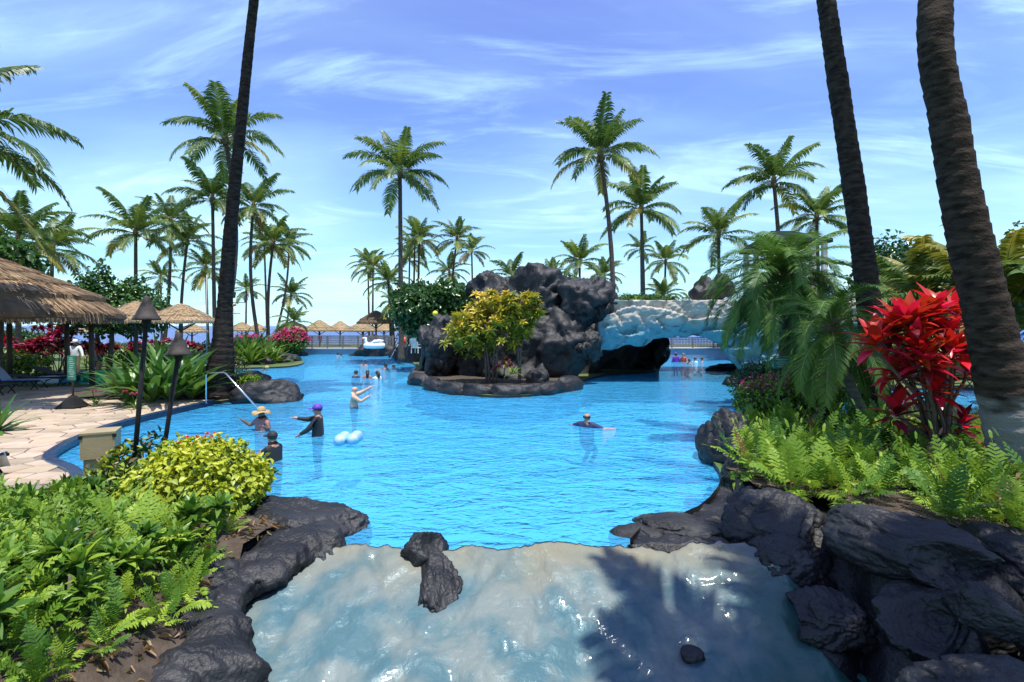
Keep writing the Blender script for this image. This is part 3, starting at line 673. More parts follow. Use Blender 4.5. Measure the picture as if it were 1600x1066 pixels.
# coconut fronds by attitude: (elevation, droop)
COCO = {}
for kind, ms in (('n', ('palm','rachis')), ('h', ('palm_hi','rachis')), ('y', ('palm_yellow','rachis')), ('d', ('palm_dry','rachis'))):
    lst = []
    for i, (e, dr) in enumerate(((1.42,.62),(1.2,.85),(.98,1.05),(.72,1.25),(.42,1.35),(.1,1.25),(-.28,.95),(-.75,.6))):
        for v_ in range(2):
            lst.append((e, frond_mesh('coconut_frond', e, dr, 4.0, 54, .105, .98, .55, .5, i*7+v_*3+1, ms, vee=.28)))
    COCO[kind] = lst
def trunk_mesh(name, base, top, r0, r1, bow=(0,0), m='trunk', rings=0, seg=26, n=12, flare=1.6, ring_amp=.02):
    mb = MB(); o = Vector(base); pts = []; rad = []
    for i in range(seg+1):
        t = i/seg; p = Vector(base).lerp(Vector(top), t)
        s = math.sin(t*math.pi); p.x += bow[0]*s; p.y += bow[1]*s
        pts.append(p-o); r_ = r0+(r1-r0)*t
        r_ *= 1+(flare-1)*max(0, 1-t*seg/ (seg*.10+1e-6))**1.6
        if rings: r_ *= 1+ring_amp*((t*rings) % 1-.5)+.02*nz(p, 1.5, 3)
        rad.append(r_)
    mb.tube(pts, rad, n, 0, True)
    return mb.mesh(name, M[m], True)
plid = [0]
def coconut(tx, ty, Lpx, bx, label, d=None, group=None, by=None, z0=.1, n=20, bow=0, seed=None, droopy=.35, dry=.12, hi=.3, r=(.19,.13), m='trunk', cat='palm tree', lean=0, nuts=True, face=None):
    plid[0] += 1; seed = seed if seed is not None else plid[0]*11; rr = random.Random(seed)
    d = d or 800*3.7/Lpx; sc_ = Lpx*d/800/3.7
    top = Q(tx, ty, d); base = Vector((X(bx, d), d+lean, z0))
    t = thing('palm_tree', label, cat, base, group)
    obj('trunk', trunk_mesh('trunk', base, top, r[0]*max(.8, sc_), r[1]*max(.8, sc_), (bow, 0), m, rings=max(6, int((top.z-z0)*3.2)), ring_amp=.06, seg=34, n=9), t)
    rel = top-base
    az0 = rr.random()*6.28; ga = 2.39996
    for k in range(n):
        u = (k+.5)/n                                   # 0 young upright .. 1 old low
        e = 1.45-u*(1.45+droopy)+rr.uniform(-.12,.12)
        kind = 'n'
        if rr.random() < hi: kind = 'h'
        if u > .80 and rr.random() < dry*3: kind = rr.choice('yyd')
        c = min(COCO[kind], key=lambda q: abs(q[0]-e)+rr.random()*.12)
        s = sc_*rr.uniform(.86,1.1)*(.82 if u < .12 else 1)
        obj('frond', c[1], t, rel+Vector((0,0,-.25*u*sc_)), (rr.uniform(-.18,.18), (c[0]-e)*.9, az0+k*ga+rr.uniform(-.25,.25)), s)
    if nuts and Lpx > 45:
        for k in range(rr.randint(3,6)):
            a = rr.random()*6.28; obj('coconut', NUT, t, rel+Vector((math.cos(a)*.26*sc_, math.sin(a)*.26*sc_, -.28*sc_-rr.random()*.15)), (0,0,a), sc_*.9)
    # fibrous crown base
    obj('crown_shaft', SHAFT, t, rel, (0,0,0), sc_)
    return t
mb = MB(); mb.lathe([(0.001,-.14),(.08,-.11),(.115,-.02),(.10,.07),(.05,.13),(.001,.14)], 8); M['nut'] = mat('coconut_husk', (.13,.14,.04), .6, (.16,.11,.05), 5); NUT = mb.mesh('coconut', M['nut'], True)
mb = MB(); mb.lathe([(.13,-.55),(.20,-.25),(.22,.0),(.14,.35),(.05,.7)], 9); M['fibre'] = mat('palm_fibre', (.15,.10,.06), .95, (.09,.06,.035), 9); SHAFT = mb.mesh('crown_shaft', M['fibre'], True)

FAR = 'far coconut palm in the row beside the beach'
G1 = 'coconut palms along the beach'
coconut(625,268,82,627,'tall straight coconut palm rising behind the rounded sea-grape tree', n=21, droopy=.35)
coconut(938,240,84,958,'tallest slender coconut palm leaning above the black grotto rock', n=20, droopy=.2, bow=.35, hi=.1)
coconut(1002,325,70,1008,'tall coconut palm rising from behind the whitewashed rock bridge', n=20, droopy=.25, hi=.1)
coconut(1209,283,76,1222,'tall coconut palm with one low hanging frond, above the drooping date palm', n=17, droopy=.3, bow=.2)
coconut(1123,366,62,1124,'coconut palm between the rock bridge and the drooping date palm', n=17, droopy=.35)
coconut(1276,338,62,1282,'bushy coconut palm beside the dark leaning trunk above date palm', n=20, droopy=.3)
coconut(1040,408,42,1036,'short coconut palm with one drooping frond behind the rock bridge', n=17, droopy=.55)
coconut(1001,388,30,1003,'small far coconut palm half hidden by the bridge palm trunk', n=16)
coconut(906,408,46,905,'full-crowned coconut palm peeking over the top of the grotto', n=22, droopy=.4)
coconut(862,432,34,862,'grey-green far palm crown just above the grotto rock', n=18, droopy=.5, hi=0)
coconut(800,432,40,800,'low grey-green palm crown over the left shoulder of the grotto', n=18, droopy=.5, hi=0)
coconut(832,440,30,832,'tiny far palm crown behind the grotto top', n=16, droopy=.5, hi=0)
coconut(944,430,34,944,'low palm crown behind the tallest slender palm', n=18, droopy=.5, hi=0)
coconut(1036,462,36,1036,'low green palm crown spreading just above the rock bridge', n=18, droopy=.4, d=45)
coconut(1077,468,20,1077,'little dry palm crown just above the rock bridge', n=14, droopy=.4, dry=.35, nuts=False)
coconut(714,372,42,704,'slim coconut palm leaning behind the sea-grape tree', n=16, bow=-.3)
coconut(737,392,34,740,'smaller coconut palm next to the slim leaning one', n=16)
coconut(702,425,34,702,'low pale palm crown between the sea-grape tree and slim palm', n=16, droopy=.5, dry=.3)
coconut(655,372,42,652,'twin-trunk group coconut palm behind the tall straight palm', n=18, droopy=.5)
coconut(648,385,38,645,'second palm of the twin-trunk group behind the tall straight palm', n=16, droopy=.6)
coconut(640,405,34,638,'lower palm of the group behind the tall straight palm', n=16, droopy=.5)
coconut(575,410,32,577,'pale coconut palm over the weathered thatched umbrella', n=18, droopy=.5, hi=.6)
coconut(583,418,34,582,'yellow-green coconut palm beside the pale one over the thatched umbrella', n=18, droopy=.5, hi=.7)
coconut(607,440,40,612,'dense low palm pressed against the sea-grape tree', n=22, droopy=.3, d=50)
coconut(612,470,30,616,'drooping brown-green palm under the dense low palm', n=14, droopy=.7, dry=.4, d=48, nuts=False)
# left cluster
coconut(352,215,88,336,'tall coconut palm whose crown shows behind the thick dark leaning trunk', n=20, droopy=.3, bow=1.0)
coconut(332,310,62,336,'coconut palm with fine arching fronds beside thick dark trunk', n=18, droopy=.25, hi=.1)
coconut(396,322,58,407,'coconut palm on the sea side of the thick dark trunk', n=18, droopy=.5, bow=-.6)
coconut(427,380,52,420,'full coconut palm with curved trunk among the lily bed palms', n=20, droopy=.4, bow=-.3)
coconut(413,382,36,418,'coconut palm behind the full curved-trunk palm', n=14, droopy=.5)
coconut(452,380,38,427,'coconut palm with strongly slanting trunk near the bougainvillea', n=16, droopy=.5, bow=.6)
coconut(455,460,34,444,'lone grey-green palm leaning towards the pink bougainvillea', n=20, droopy=.3, hi=0)
coconut(385,452,30,384,'pale far palm beside the pirate ship mast', n=14, droopy=.4, dry=.3)
coconut(267,345,54,256,'coconut palm leaning behind the pair of thatched umbrellas', n=18, droopy=.6, bow=.2)
coconut(212,362,66,212,'coconut palm rising behind the bushy green tree', n=20, droopy=.3)
coconut(293,376,50,281,'coconut palm above the pointed thatched umbrella', n=18, droopy=.3, bow=-.2)
coconut(251,432,34,253,'small dark palm between bushy green tree and thatched umbrellas', n=16, droopy=.4, hi=0)
coconut(322,418,44,325,'low yellowing palm behind the thick dark trunk', n=18, droopy=.6, dry=.4)
coconut(82,388,64,78,'windblown coconut palm over the bushy tree behind the big thatched hut', n=18, droopy=.3, hi=.5)
coconut(30,370,82,28,'coconut palm close behind the big thatched hut', n=20, droopy=.5)
# near palm at the frame edge, left: its crown hangs into view
coconut(-125,200,205,-190,'large near coconut palm drooping over the big thatched hut', d=14.5, n=24, droopy=.75, dry=.4, r=(.24,.17), lean=-.5)
# near thick trunks whose crowns are above the view
def big_palm(base, pts, r, label, m, crown=True, fs=1.0, n=22, seed=1, rings=60, mats2=None):
    t = thing('palm_tree', label, 'palm tree', base); b = Vector(base)
    path = smooth_loop([Vector(p) for p in pts], 40, False); mb = MB(); k = len(path); L_ = 0; rad = []
    for i, p in enumerate(path):
        if i: L_ += (p-path[i-1]).length
        u = i/(k-1); x_ = u*(len(r)-1); a = min(len(r)-2, int(x_)); rr_ = r[a]+(r[a+1]-r[a])*(x_-a)
        ph = (L_*4.2+1.6*nz(p, .8, seed)) % 1
        rad.append(rr_*(1+.075*(ph-.4)+.05*nz(p, 1.4, seed)+.03*nz(p, 4, seed)))
    mb.tube([p-b for p in path], rad, 20, 0)
    me = mb.mesh('trunk', [M[m]], True); obj('trunk', me, t)
    top = path[-1]-b; rr = random.Random(seed); az0 = rr.random()*6
    if crown:
        for q in range(n):
            u = (q+.5)/n; e = 1.4-u*2.0; kd = rr.choice('nnhny') if u < .8 else rr.choice('nyd')
            c = min(COCO[kd], key=lambda w_: abs(w_[0]-e))
            obj('frond', c[1], t, top, (rr.uniform(-.1,.1), (c[0]-e)*.9, az0+q*2.39996), fs*rr.uniform(.95,1.15))
        obj('crown_shaft', SHAFT, t, top, None, 1.1)
    return t
def bark_big(name, c1, c2, c3, thr):
    m = mat(name, c1, .95, c2, 3.5, .0, 20, stretch=(1.4,1.4,4), spec=.15); N, L = nodes_of(m); b = N['Principled BSDF']
    t = N.new('ShaderNodeTexCoord'); mp = N.new('ShaderNodeMapping'); mp.inputs['Scale'].default_value = (1.3,1.3,4.2); L.new(t.outputs['Object'], mp.inputs[0])
    n = N.new('ShaderNodeTexNoise'); n.inputs['Scale'].default_value = 1.6; n.inputs['Detail'].default_value = 5; L.new(mp.outputs[0], n.inputs['Vector'])
    n2 = N.new('ShaderNodeTexNoise'); n2.inputs['Scale'].default_value = 30; n2.inputs['Detail'].default_value = 6; L.new(t.outputs['Object'], n2.inputs['Vector'])
    ad = N.new('ShaderNodeMath'); ad.operation = 'MULTIPLY_ADD'; L.new(n2.outputs['Fac'], ad.inputs[0]); ad.inputs[1].default_value = .35; L.new(n.outputs['Fac'], ad.inputs[2])
    bp = N.new('ShaderNodeBump'); bp.inputs['Strength'].default_value = .9; bp.inputs['Distance'].default_value = .05; L.new(ad.outputs[0], bp.inputs['Height']); L.new(bp.outputs[0], b.inputs['Normal'])
    if c3:
        src = b.inputs['Base Color'].links[0].from_socket; sp = N.new('ShaderNodeSeparateXYZ'); L.new(t.outputs['Object'], sp.inputs[0])
        a = N.new('ShaderNodeMath'); a.operation = 'MULTIPLY_ADD'; L.new(n.outputs['Fac'], a.inputs[0]); a.inputs[1].default_value = .9; L.new(sp.outputs['Z'], a.inputs[2])
        r_ = N.new('ShaderNodeMapRange'); L.new(a.outputs[0], r_.inputs['Value']); r_.inputs['From Min'].default_value = thr+.25; r_.inputs['From Max'].default_value = thr
        x = N.new('ShaderNodeMix'); x.data_type = 'RGBA'; L.new(r_.outputs[0], x.inputs['Factor']); L.new(src, x.inputs['A']); x.inputs['B'].default_value = (*c3, 1)
        L.new(x.outputs['Result'], b.inputs['Base Color'])
    return m
M['bark_l'] = bark_big('dark_ringed_bark', (.012,.0095,.008), (.045,.035,.028), None, 0)
M['bark_r'] = bark_big('ringed_bark_with_pale_foot', (.013,.010,.008), (.062,.044,.033), (.20,.195,.19), 1.55)  # foot turns paler grey below a noisy height threshold
big_palm((X(338,18.4),18.4,.1), [Q(338,622,18.4),Q(346,560,18.4),Q(351,480,18.4),Q(361,350,18.4),Q(378,180,18.4),Q(397,0,18.4),Q(430,-260,18.4)], [.62,.42,.25,.215,.18,.155,.13],
   'thick dark ringed palm trunk flaring at its foot beside the handrail', 'bark_l', seed=3)
b2 = Q(1372,690,12.2)
big_palm((b2.x, b2.y, .25), [Q(1375,690,12.2),Q(1368,600,12.2),Q(1355,450,12.2),Q(1335,300,12.2),Q(1308,120,12.2),Q(1288,-20,12.2),Q(1272,-150,12.0),Vector((6.9,10.6,14.8)),Vector((7.2,9.0,17.5))], [.33,.30,.25,.235,.215,.19,.18,.17,.15],
   'dark palm trunk leaning behind the red-leaved ti plant', 'bark_l', seed=5, n=8, fs=.66)
b3 = Q(1590,760,7.4)
big_palm((b3.x, b3.y, .35), [Q(1622,800,7.4),Q(1580,660,7.4),Q(1545,500,7.4),Q(1510,350,7.4),Q(1484,200,7.4),Q(1462,0,7.4),Vector((7.2,8.0,12.0)),Vector((10.4,9.2,17.5))], [.42,.33,.285,.25,.225,.20,.18,.15],
   'massive ringed palm trunk with a pale grey lower part beside the red ti plant', 'bark_r', seed=7, n=8, fs=.7)
# a palm beside the viewpoint shades the right of the spillway
big_palm((5.9,.6,.3), [(5.9,.6,.2),(5.6,.9,2.5),(5.0,1.0,6.0),(4.1,1.5,10.5)], [.36,.27,.23,.2], 'coconut palm on the ferny bank above the black rocks, shading the spillway', 'bark_l', seed=9, n=20, fs=.82)

# ---- date palms (fine drooping fronds)
DATE = []
for i, (e, dr) in enumerate(((1.35,1.2),(1.05,1.75),(.75,2.0),(.45,2.0),(.1,1.7),(-.3,1.25))):
    for v_ in range(2):
        DATE.append((e, frond_mesh('date_frond', e, dr, 1.9, 84, .026, .44, .75, .25, 300+i*5+v_, ('date','rachis'), vee=.3, thick=.014, power=1.1, start=.10)))
def date_palm(base, top, label, n, sc_, r, m, seed, bow=(0,0), low=.75):
    t = thing('date_palm', label, 'palm tree', base); rr = random.Random(seed)
    obj('trunk', trunk_mesh('trunk', base, top, r[0], r[1], bow, m, rings=34, ring_amp=.16, seg=60, n=14, flare=1.25), t)
    rel = Vector(top)-Vector(base); az0 = rr.random()*6
    for k in range(n):
        u = (k+.5)/n; e = 1.25-u*(1.25+low); c = min(DATE, key=lambda q: abs(q[0]-e)+rr.random()*.15)
        obj('frond', c[1], t, rel+Vector((0,0,.1-.3*u)), (rr.uniform(-.15,.15), (c[0]-e)*.9, az0+k*2.39996+rr.uniform(-.2,.2)), sc_*rr.uniform(.85,1.12))
    obj('crown_shaft', SHAFT, t, rel, None, .8)
    return t
# tall many-fronded date palm and the one with the leaning pale trunk
tb = Q(1226,600,15.5); date_palm((tb.x,15.5,.3), Q(1226,440,15.5), 'big date palm with a full skirt of drooping green fronds', 64, 1.42, (.17,.15), 'trunk', 4, low=.5)
date_palm(Q(1376,694,10.9), Q(1300,515,11.3), 'small date palm on a thin leaning grey trunk beside the dark palm', 34, .95, (.10,.12), 'trunk_grey', 6, bow=(-.12,0))
# yellow-green areca clumps on the right
AREC = []
for i, (e, dr) in enumerate(((1.3,.9),(1.0,1.25),(.7,1.35),(.4,1.3),(.1,1.0))):
    for v_ in range(2): AREC.append((e, frond_mesh('areca_frond', e, dr, 2.6, 52, .075, .62, .9, .35, 500+i*5+v_, ('palm_yellow' if (i+v_) % 2 else 'palm_hi','rachis'), vee=.35, thick=.02, start=.22)))
def areca(base, label, n, sc_, seed, h=1.2):
    t = thing('areca_palm', label, 'palm tree', base); rr = random.Random(seed)
    for k in range(4):
        a = rr.random()*6.28; q = Vector((math.cos(a)*.25, math.sin(a)*.25, h*rr.uniform(.8,1.1)))
        mb = MB(); mb.tube([(q.x*.6, q.y*.6, -.1), (q.x*.8, q.y*.8, q.z*.5), tuple(q)], [.06,.05,.04], 8); mb.build('cane', M['rachis'], t, True)
        for j in range(n//4):
            u = (j+.5)/(n/4); e = 1.35-u*1.5; c = min(AREC, key=lambda q_: abs(q_[0]-e)+rr.random()*.2)
            obj('frond', c[1], t, q, (rr.uniform(-.15,.15), (c[0]-e)*.9, rr.random()*6.28), sc_*rr.uniform(.85,1.15))
    return t
areca((X(1470,15.5),15.5,.2), 'yellow-green feathery palm clump behind the red ti plant', 48, 1.1, 3, 2.6)
areca((X(1588,13.5),13.5,.2), 'golden feathery palm clump beyond the massive ringed trunk', 48, 1.15, 8, 2.7)
# short manila palm by the bridge
coconut(459,503,34,459,'short bright green palm beside the lattice footbridge', d=47, n=14, droopy=.2, r=(.12,.09), nuts=False)
# ------------------------------------------------------------------ leaves in bulk
def np_mesh(name, V, F, mats, mi=None):
    me = bpy.data.meshes.new(name); nv = len(V); nf = len(F)
    me.vertices.add(nv); me.vertices.foreach_set('co', np.asarray(V, dtype=np.float32).ravel())
    F = np.asarray(F, dtype=np.int32); k = F.shape[1]
    me.loops.add(nf*k); me.loops.foreach_set('vertex_index', F.ravel())
    me.polygons.add(nf); me.polygons.foreach_set('loop_start', np.arange(0, nf*k, k, dtype=np.int32))
    for m in mats: me.materials.append(m)
    if mi is not None: me.polygons.foreach_set('material_index', np.asarray(mi, dtype=np.int32))
    me.update(calc_edges=True); me.validate(); return me
def unit(a): return a/np.maximum(1e-9, np.linalg.norm(a, axis=1, keepdims=True))
def leaf_arrays(Pn, D, N, l, w, bend=.25, fold=.25):
    D = unit(D); S = unit(np.cross(N, D)); N = np.cross(D, S); l = l[:, None]; w = w[:, None]
    b = Pn; m1 = Pn+D*l*.42-N*l*bend*.05; tip = Pn+D*l-N*l*bend
    l1 = m1+S*w*.5+N*w*fold; r1 = m1-S*w*.5+N*w*fold
    m2 = Pn+D*l*.75-N*l*bend*.45; l2 = m2+S*w*.34+N*w*fold*.6; r2 = m2-S*w*.34+N*w*fold*.6
    V = np.stack([b, l1, l2, tip, r2, r1], 1).reshape(-1, 3); n = len(Pn); o = (np.arange(n)*6)[:, None]
    F = np.concatenate([o+np.array([[0,3,2,1]]), o+np.array([[0,5,4,3]])], 0)
    return V, F
def crown_points(blobs, n, seed, shell=.6, wob=.22, wf=1.6):
    rs = np.random.RandomState(seed); B = np.array(blobs, float)
    ar = (B[:,3]*B[:,4]+B[:,4]*B[:,5]+B[:,3]*B[:,5]); pi = rs.choice(len(B), n, p=ar/ar.sum())
    U = unit(rs.normal(size=(n,3))); rad = 1-shell*rs.rand(n)**1.7
    wb = np.array([noise.noise(Vector(u*wf)+Vector((pi[i]*3.1+seed, 0, 0))) for i, u in enumerate(U)])
    rad = rad*(1+wob*wb*1.6)
    C = B[pi][:, :3]; S = B[pi][:, 3:6]; Pn = C+U*S*rad[:, None]; Nn = unit(U/S)
    return Pn, Nn, rs
def crown_mesh(name, blobs, n, l, w, mats, seed=1, shell=.6, wob=.22, droop=.3, probs=None, zmin=None, wf=1.6, topmat=None, facing=.8):
    Pn, Nn, rs = crown_points(blobs, n, seed, shell, wob, wf)
    if zmin is not None: k = Pn[:,2] > zmin; Pn, Nn = Pn[k], Nn[k]
    n = len(Pn); rv = rs.normal(size=(n,3))
    D = unit(Nn*.5+rv*.8+np.array([[0,0,-droop]])); N = unit(Nn*facing+rs.normal(size=(n,3))*.45+np.array([[0,0,.55]]))
    sz = rs.uniform(.7,1.25,n); V, F = leaf_arrays(Pn, D, N, l*sz, w*sz)
    mi = rs.choice(len(mats), n, p=probs)
    if topmat is not None:                                  # flowers or young leaves on the outside
        pass
    return np_mesh(name, V, F, [M[m] for m in mats], np.concatenate([mi, mi]))
def crown(parent, *a, name='crown', **k): return struct(obj(name, crown_mesh(name, *a, **k), parent), 'stuff')
def one_leaf(name, l, w, m, bend=.3, fold=.2, seg=5, shape=.5, thick=0, curl=0.0, m2=None):
    mb = MB(); rows = []
    for i in range(seg+1):
        t = i/seg; ww = w*.5*max(.03, (math.sin(math.pi*t**shape))**.8) if 0 < t < 1 else w*.04
        a = bend*t*t; x = l*t*(1-.22*bend*t*t); z = -l*a*.6
        rows.append((x, ww, z))
    for x, ww, z in rows: mb.v += [Vector((x, ww, z+fold*ww)), Vector((x, 0, z)), Vector((x, -ww, z+fold*ww))]
    for i in range(seg):
        a = i*3; mb.f += [(a,a+3,a+4,a+1),(a+1,a+4,a+5,a+2)]; mb.m += [0,0]
    return mb.mesh(name, M[m], True)
def stem(parent, pts, r, m='bark', name='stem', n=6):
    mb = MB(); mb.tube(pts, r, n); return mb.build(name, M[m], parent, True)

def rosette_mesh(name, leaf_l, leaf_w, n, mats, seed, elev=(.1,1.2), bend=.35, seg=4):
    rr = random.Random(seed); mb = MB()
    for k in range(n):
        a = k*2.39996+rr.uniform(-.2,.2); e = elev[1]+(elev[0]-elev[1])*(k/n)+rr.uniform(-.12,.12); l = leaf_l*rr.uniform(.8,1.15); mi = rr.randrange(len(mats))
        D = Vector((math.cos(a)*math.cos(e), math.sin(a)*math.cos(e), math.sin(e))); S = Vector((-math.sin(a), math.cos(a), 0)); N = D.cross(S)
        N = N if N.z > 0 else -N; rows = []
        for i in range(seg+1):
            t = i/seg; ww = leaf_w*.5*max(.05, math.sin(math.pi*(t*.9+.05)**.7)); c = D*l*t-Vector((0,0,l*bend*t*t))
            rows.append((c, ww))
        vs_ = []
        for c, ww in rows: vs_ += [c+S*ww+N*ww*.3, c, c-S*ww+N*ww*.3]
        fs_ = []
        for i in range(seg): a_ = i*3; fs_ += [(a_,a_+3,a_+4,a_+1),(a_+1,a_+4,a_+5,a_+2)]
        mb.add(vs_, fs_, mi)
    return mb.mesh(name, [M[m] for m in mats])
# ------------------------------------------------------------------ ferns
def fern_frond(name, elev, droop, L, n, w, m, seed, wpin):
    rr = random.Random(seed); mb = MB(); S = 8; pts = []; p = Vector((0,0,0)); yaw = rr.uniform(-.2,.2)
    for i in range(S+1):
        t = i/S; a = elev-droop*t; y_ = yaw*t; pts.append(p.copy()); p = p+Vector((math.cos(a)*math.cos(y_), math.cos(a)*math.sin(y_), math.sin(a)))*L/S
    mb.tube(pts, [.006*(1-.7*i/S) for i in range(S+1)], 3, 0, False)
    for k in range(n+1):
        t = .22+.78*k/n; f_ = min(S-.01, t*S); i = int(f_); b = pts[i].lerp(pts[i+1], f_-i); T = (pts[i+1]-pts[i]).normalized()
        side = Vector((-T.y, T.x, 0)).normalized(); U = side.cross(T); U = -U if U.z < 0 else U
        pr_ = math.sin(min(1, .22+(t-.22)/.78*.86)*math.pi)**.75
        for s in ((-1, 1) if k < n else (0,)):
            l = w*pr_*rr.uniform(.85,1.12); d = ((side*s+T*rr.uniform(.45,.7)) if s else T).normalized()
            if not s: l = w*.8
            q = T*wpin*.5 if s else side*wpin*.5; up = U*rr.uniform(.0,.16)*l; tip = b+d*l+up-Vector((0,0,l*rr.uniform(.12,.35))); md = b+d*l*.55+up
            mb.add([b-q*.8, b+q*.8, md+q*1.05, md-q*1.05, tip], [(0,1,2,3),(3,2,4)])
    return mb.mesh(name, M[m])
FERN = {}
for key, m in (('g','fern'),('y','fern_y'),('d','fern_dry')):
    FERN[key] = [fern_frond('fern_frond', e, dr, L, 12, .165, m, 700+i, .038) for i, (e, dr, L) in enumerate(((1.4,.45,.74),(1.2,.65,.72),(1.0,.9,.66),(.8,1.0,.60),(.5,1.1,.52),(1.3,.25,.80)))]
def fern(loc, label, group, sc_, n, seed, ymix, dmix):
    rr = random.Random(seed); t = thing('fern', label, 'fern', loc, group); a0 = rr.random()*6
    for k in range(n):
        key = 'd' if rr.random() < dmix else ('y' if rr.random() < ymix else 'g'); i = rr.randrange(6)
        o = obj('frond', FERN[key][i], t, (rr.uniform(-.06,.06), rr.uniform(-.06,.06), rr.uniform(-.02,.05)), (rr.uniform(-.15,.15), rr.uniform(-.1,.5 if key == 'd' else .2), a0+k*2.39996), sc_*rr.uniform(.75,1.15))
    return t
fr = random.Random(5); cnt = 0
LF = 'green fern with ladder-like fronds growing in the bed beside the black rock kerb'
spots = []
def scatter(loop, n, mind, ok, seed):
    rr = random.Random(seed); out = []; xs = [p[0] for p in loop]; ys = [p[1] for p in loop]; tries = 0
    while len(out) < n and tries < 20000:
        tries += 1; x = rr.uniform(min(xs), max(xs)); y = rr.uniform(min(ys), max(ys))
        if not inside((x, y), loop) or not ok(x, y): continue
        if all((x-a)**2+(y-b)**2 > mind*mind for a, b in out): out.append((x, y))
    return out
def vis_l(x, y): return y > 2.2 and x/y > -1.12 and x < -2.92-.24*max(0, y-4.4) and not ((x+4.1)**2+(y-6.75)**2 < 1.2) and not (x < -6.2 and y > 6.6)
for i, (x, y) in enumerate(scatter(left_loop, 200, .21, vis_l, 3)):
    near = y < 4.6
    fern((x, y, lz(x, y)-.02), LF, 'ferns beside the rock kerb', fr.uniform(.5,.78)*(.7 if y > 5.8 else .66 if x > -3.5 else 1), 11, 1000+i, .68, .012)
RF = 'sunlit yellow-green fern growing on the bank above the black boulders'
# glossy lance-leaved plants mixed among the ferns, and dead leaves on the soil
LANCE = [rosette_mesh('leaf_rosette', .26,.065, 15, ms, 900+i, (.2,1.4), .3) for i, ms in enumerate((('fern','shrub_g'),('strap_y','fern'),('fern','fern_y')))]
def lance_plant(loc, label, group, n, seed, sc_):
    t = thing('leafy_plant', label, 'plant', loc, group); rr = random.Random(seed)
    for k in range(n): obj('leaf_rosette', rr.choice(LANCE), t, (rr.uniform(-.16,.16), rr.uniform(-.16,.16), rr.uniform(.05,.32)), (rr.uniform(-.5,.5), rr.uniform(-.5,.5), rr.random()*6.28), sc_*rr.uniform(.8,1.2))
    stem(t, [(0,0,-.05),(.02,.02,.3)], .012)
for i, (x, y) in enumerate(scatter(left_loop, 46, .34, lambda x, y: vis_l(x, y) and x < -3.35, 8)):
    lance_plant((x, y, lz(x, y)), 'glossy lance-leaved plant tangled among the ferns beside the rock kerb', 'lance-leaved plants in the fern bed', 5, 3000+i, 1.0)
rsl = np.random.RandomState(3); pl_ = []
while len(pl_) < 2600:
    x, y = rsl.uniform(-8,-2.5), rsl.uniform(2.2,7.2)
    if inside((x, y), left_loop): pl_.append((x, y, lz(x, y)+rsl.uniform(.0,.05)))
pl_ = np.array(pl_); rv = rsl.normal(size=pl_.shape); rv[:,2] *= .25; nn = rsl.normal(size=pl_.shape)*.5+np.array([[0,0,1.]])
V_, F_ = leaf_arrays(pl_, rv, nn, rsl.uniform(.05,.13,len(pl_)), rsl.uniform(.02,.045,len(pl_)), .5, .4)
struct(obj('leaf_litter', np_mesh('leaf_litter', V_, F_, [M['fern_dry'], M['palm_dry']], rsl.randint(0,2,len(F_)))), 'stuff')
def vis_r(x, y):
    if x/y > 1.32 or y < 2.5: return False
    if y < (6.5 if x < 4.6 else 5.6 if x < 5.2 else 4.0): return False
    if x < 3.55+max(0, (y-8)*.42): return False
    return True
for i, (x, y) in enumerate(scatter(right_loop, 300, .27, vis_r, 4)):
    if y > 11.8: continue
    fern((x, y, rz_(x, y)-.02), RF, 'ferns on the boulder bank', fr.uniform(.75,1.1), 9, 2000+i, .62 if y < 9.5 else .3, .03)

# ------------------------------------------------------------------ shrubs with countable outer leaves
def shrub(name, label, cat, base, blobs, n, l, w, mats, seed, probs=None, singles=0, zmin=.05, group=None, stems=3, wob=.2, shell=.55, lm=None, h=.6, facing=.8):
    t = thing(name, label, cat, base, group); rr = random.Random(seed)
    crown(t, blobs, n, l, w, mats, seed=seed, probs=probs, zmin=zmin, wob=wob, shell=shell, facing=facing)
    for k in range(stems):
        b = rr.choice(blobs); stem(t, [(rr.uniform(-.15,.15), rr.uniform(-.15,.15), -.1), (b[0]*.5+rr.uniform(-.1,.1), b[1]*.5, b[2]*.5), (b[0], b[1], b[2]+b[5]*.5)], [.03,.022,.012])
    if singles:
        Pn, Nn, rs = crown_points(blobs, singles*4, seed+77, .04, wob); camd = np.array([-base[0], -base[1], CH-base[2]]); camd = camd/np.linalg.norm(camd)
        k = np.argsort(-(Nn@camd)+rs.rand(len(Nn))*.9)[:singles]
        ms = [one_leaf('leaf', l*1.1*s, w*1.1*s, m) for s in (.85,1.1) for m in (lm or mats)]
        for i in k:
            if Pn[i][2] < zmin: continue
            nv = Vector(Nn[i]); up = (nv+Vector((0,0,.5))).normalized()
            d = (nv*.4+Vector(rs.normal(size=3))*.8); d = (d-up*d.dot(up)).normalized()
            q = Matrix((d, up.cross(d), up)).transposed().to_euler()
            obj('leaf', ms[rs.randint(len(ms))], t, Vector(Pn[i])*1.02, q)
    return t
yb = [tuple(q*.83 for q in b) for b in [(0,0,.62,.98,.85,.55),(-.45,-.1,.45,.7,.65,.45),(.5,.05,.5,.62,.7,.42),(-.1,.1,.85,.65,.6,.4),(.15,-.35,.42,.7,.5,.42)]]
sh = shrub('shrub', 'rounded yellow-green shrub with small red blossoms beside the torches', 'shrub', (-4.25,6.95,.12), yb, 15000, .085, .05, ['shrub_y','shrub_y','shrub_g'], 12, [.55,.33,.12], 290, zmin=.02, stems=6, lm=['shrub_y'])
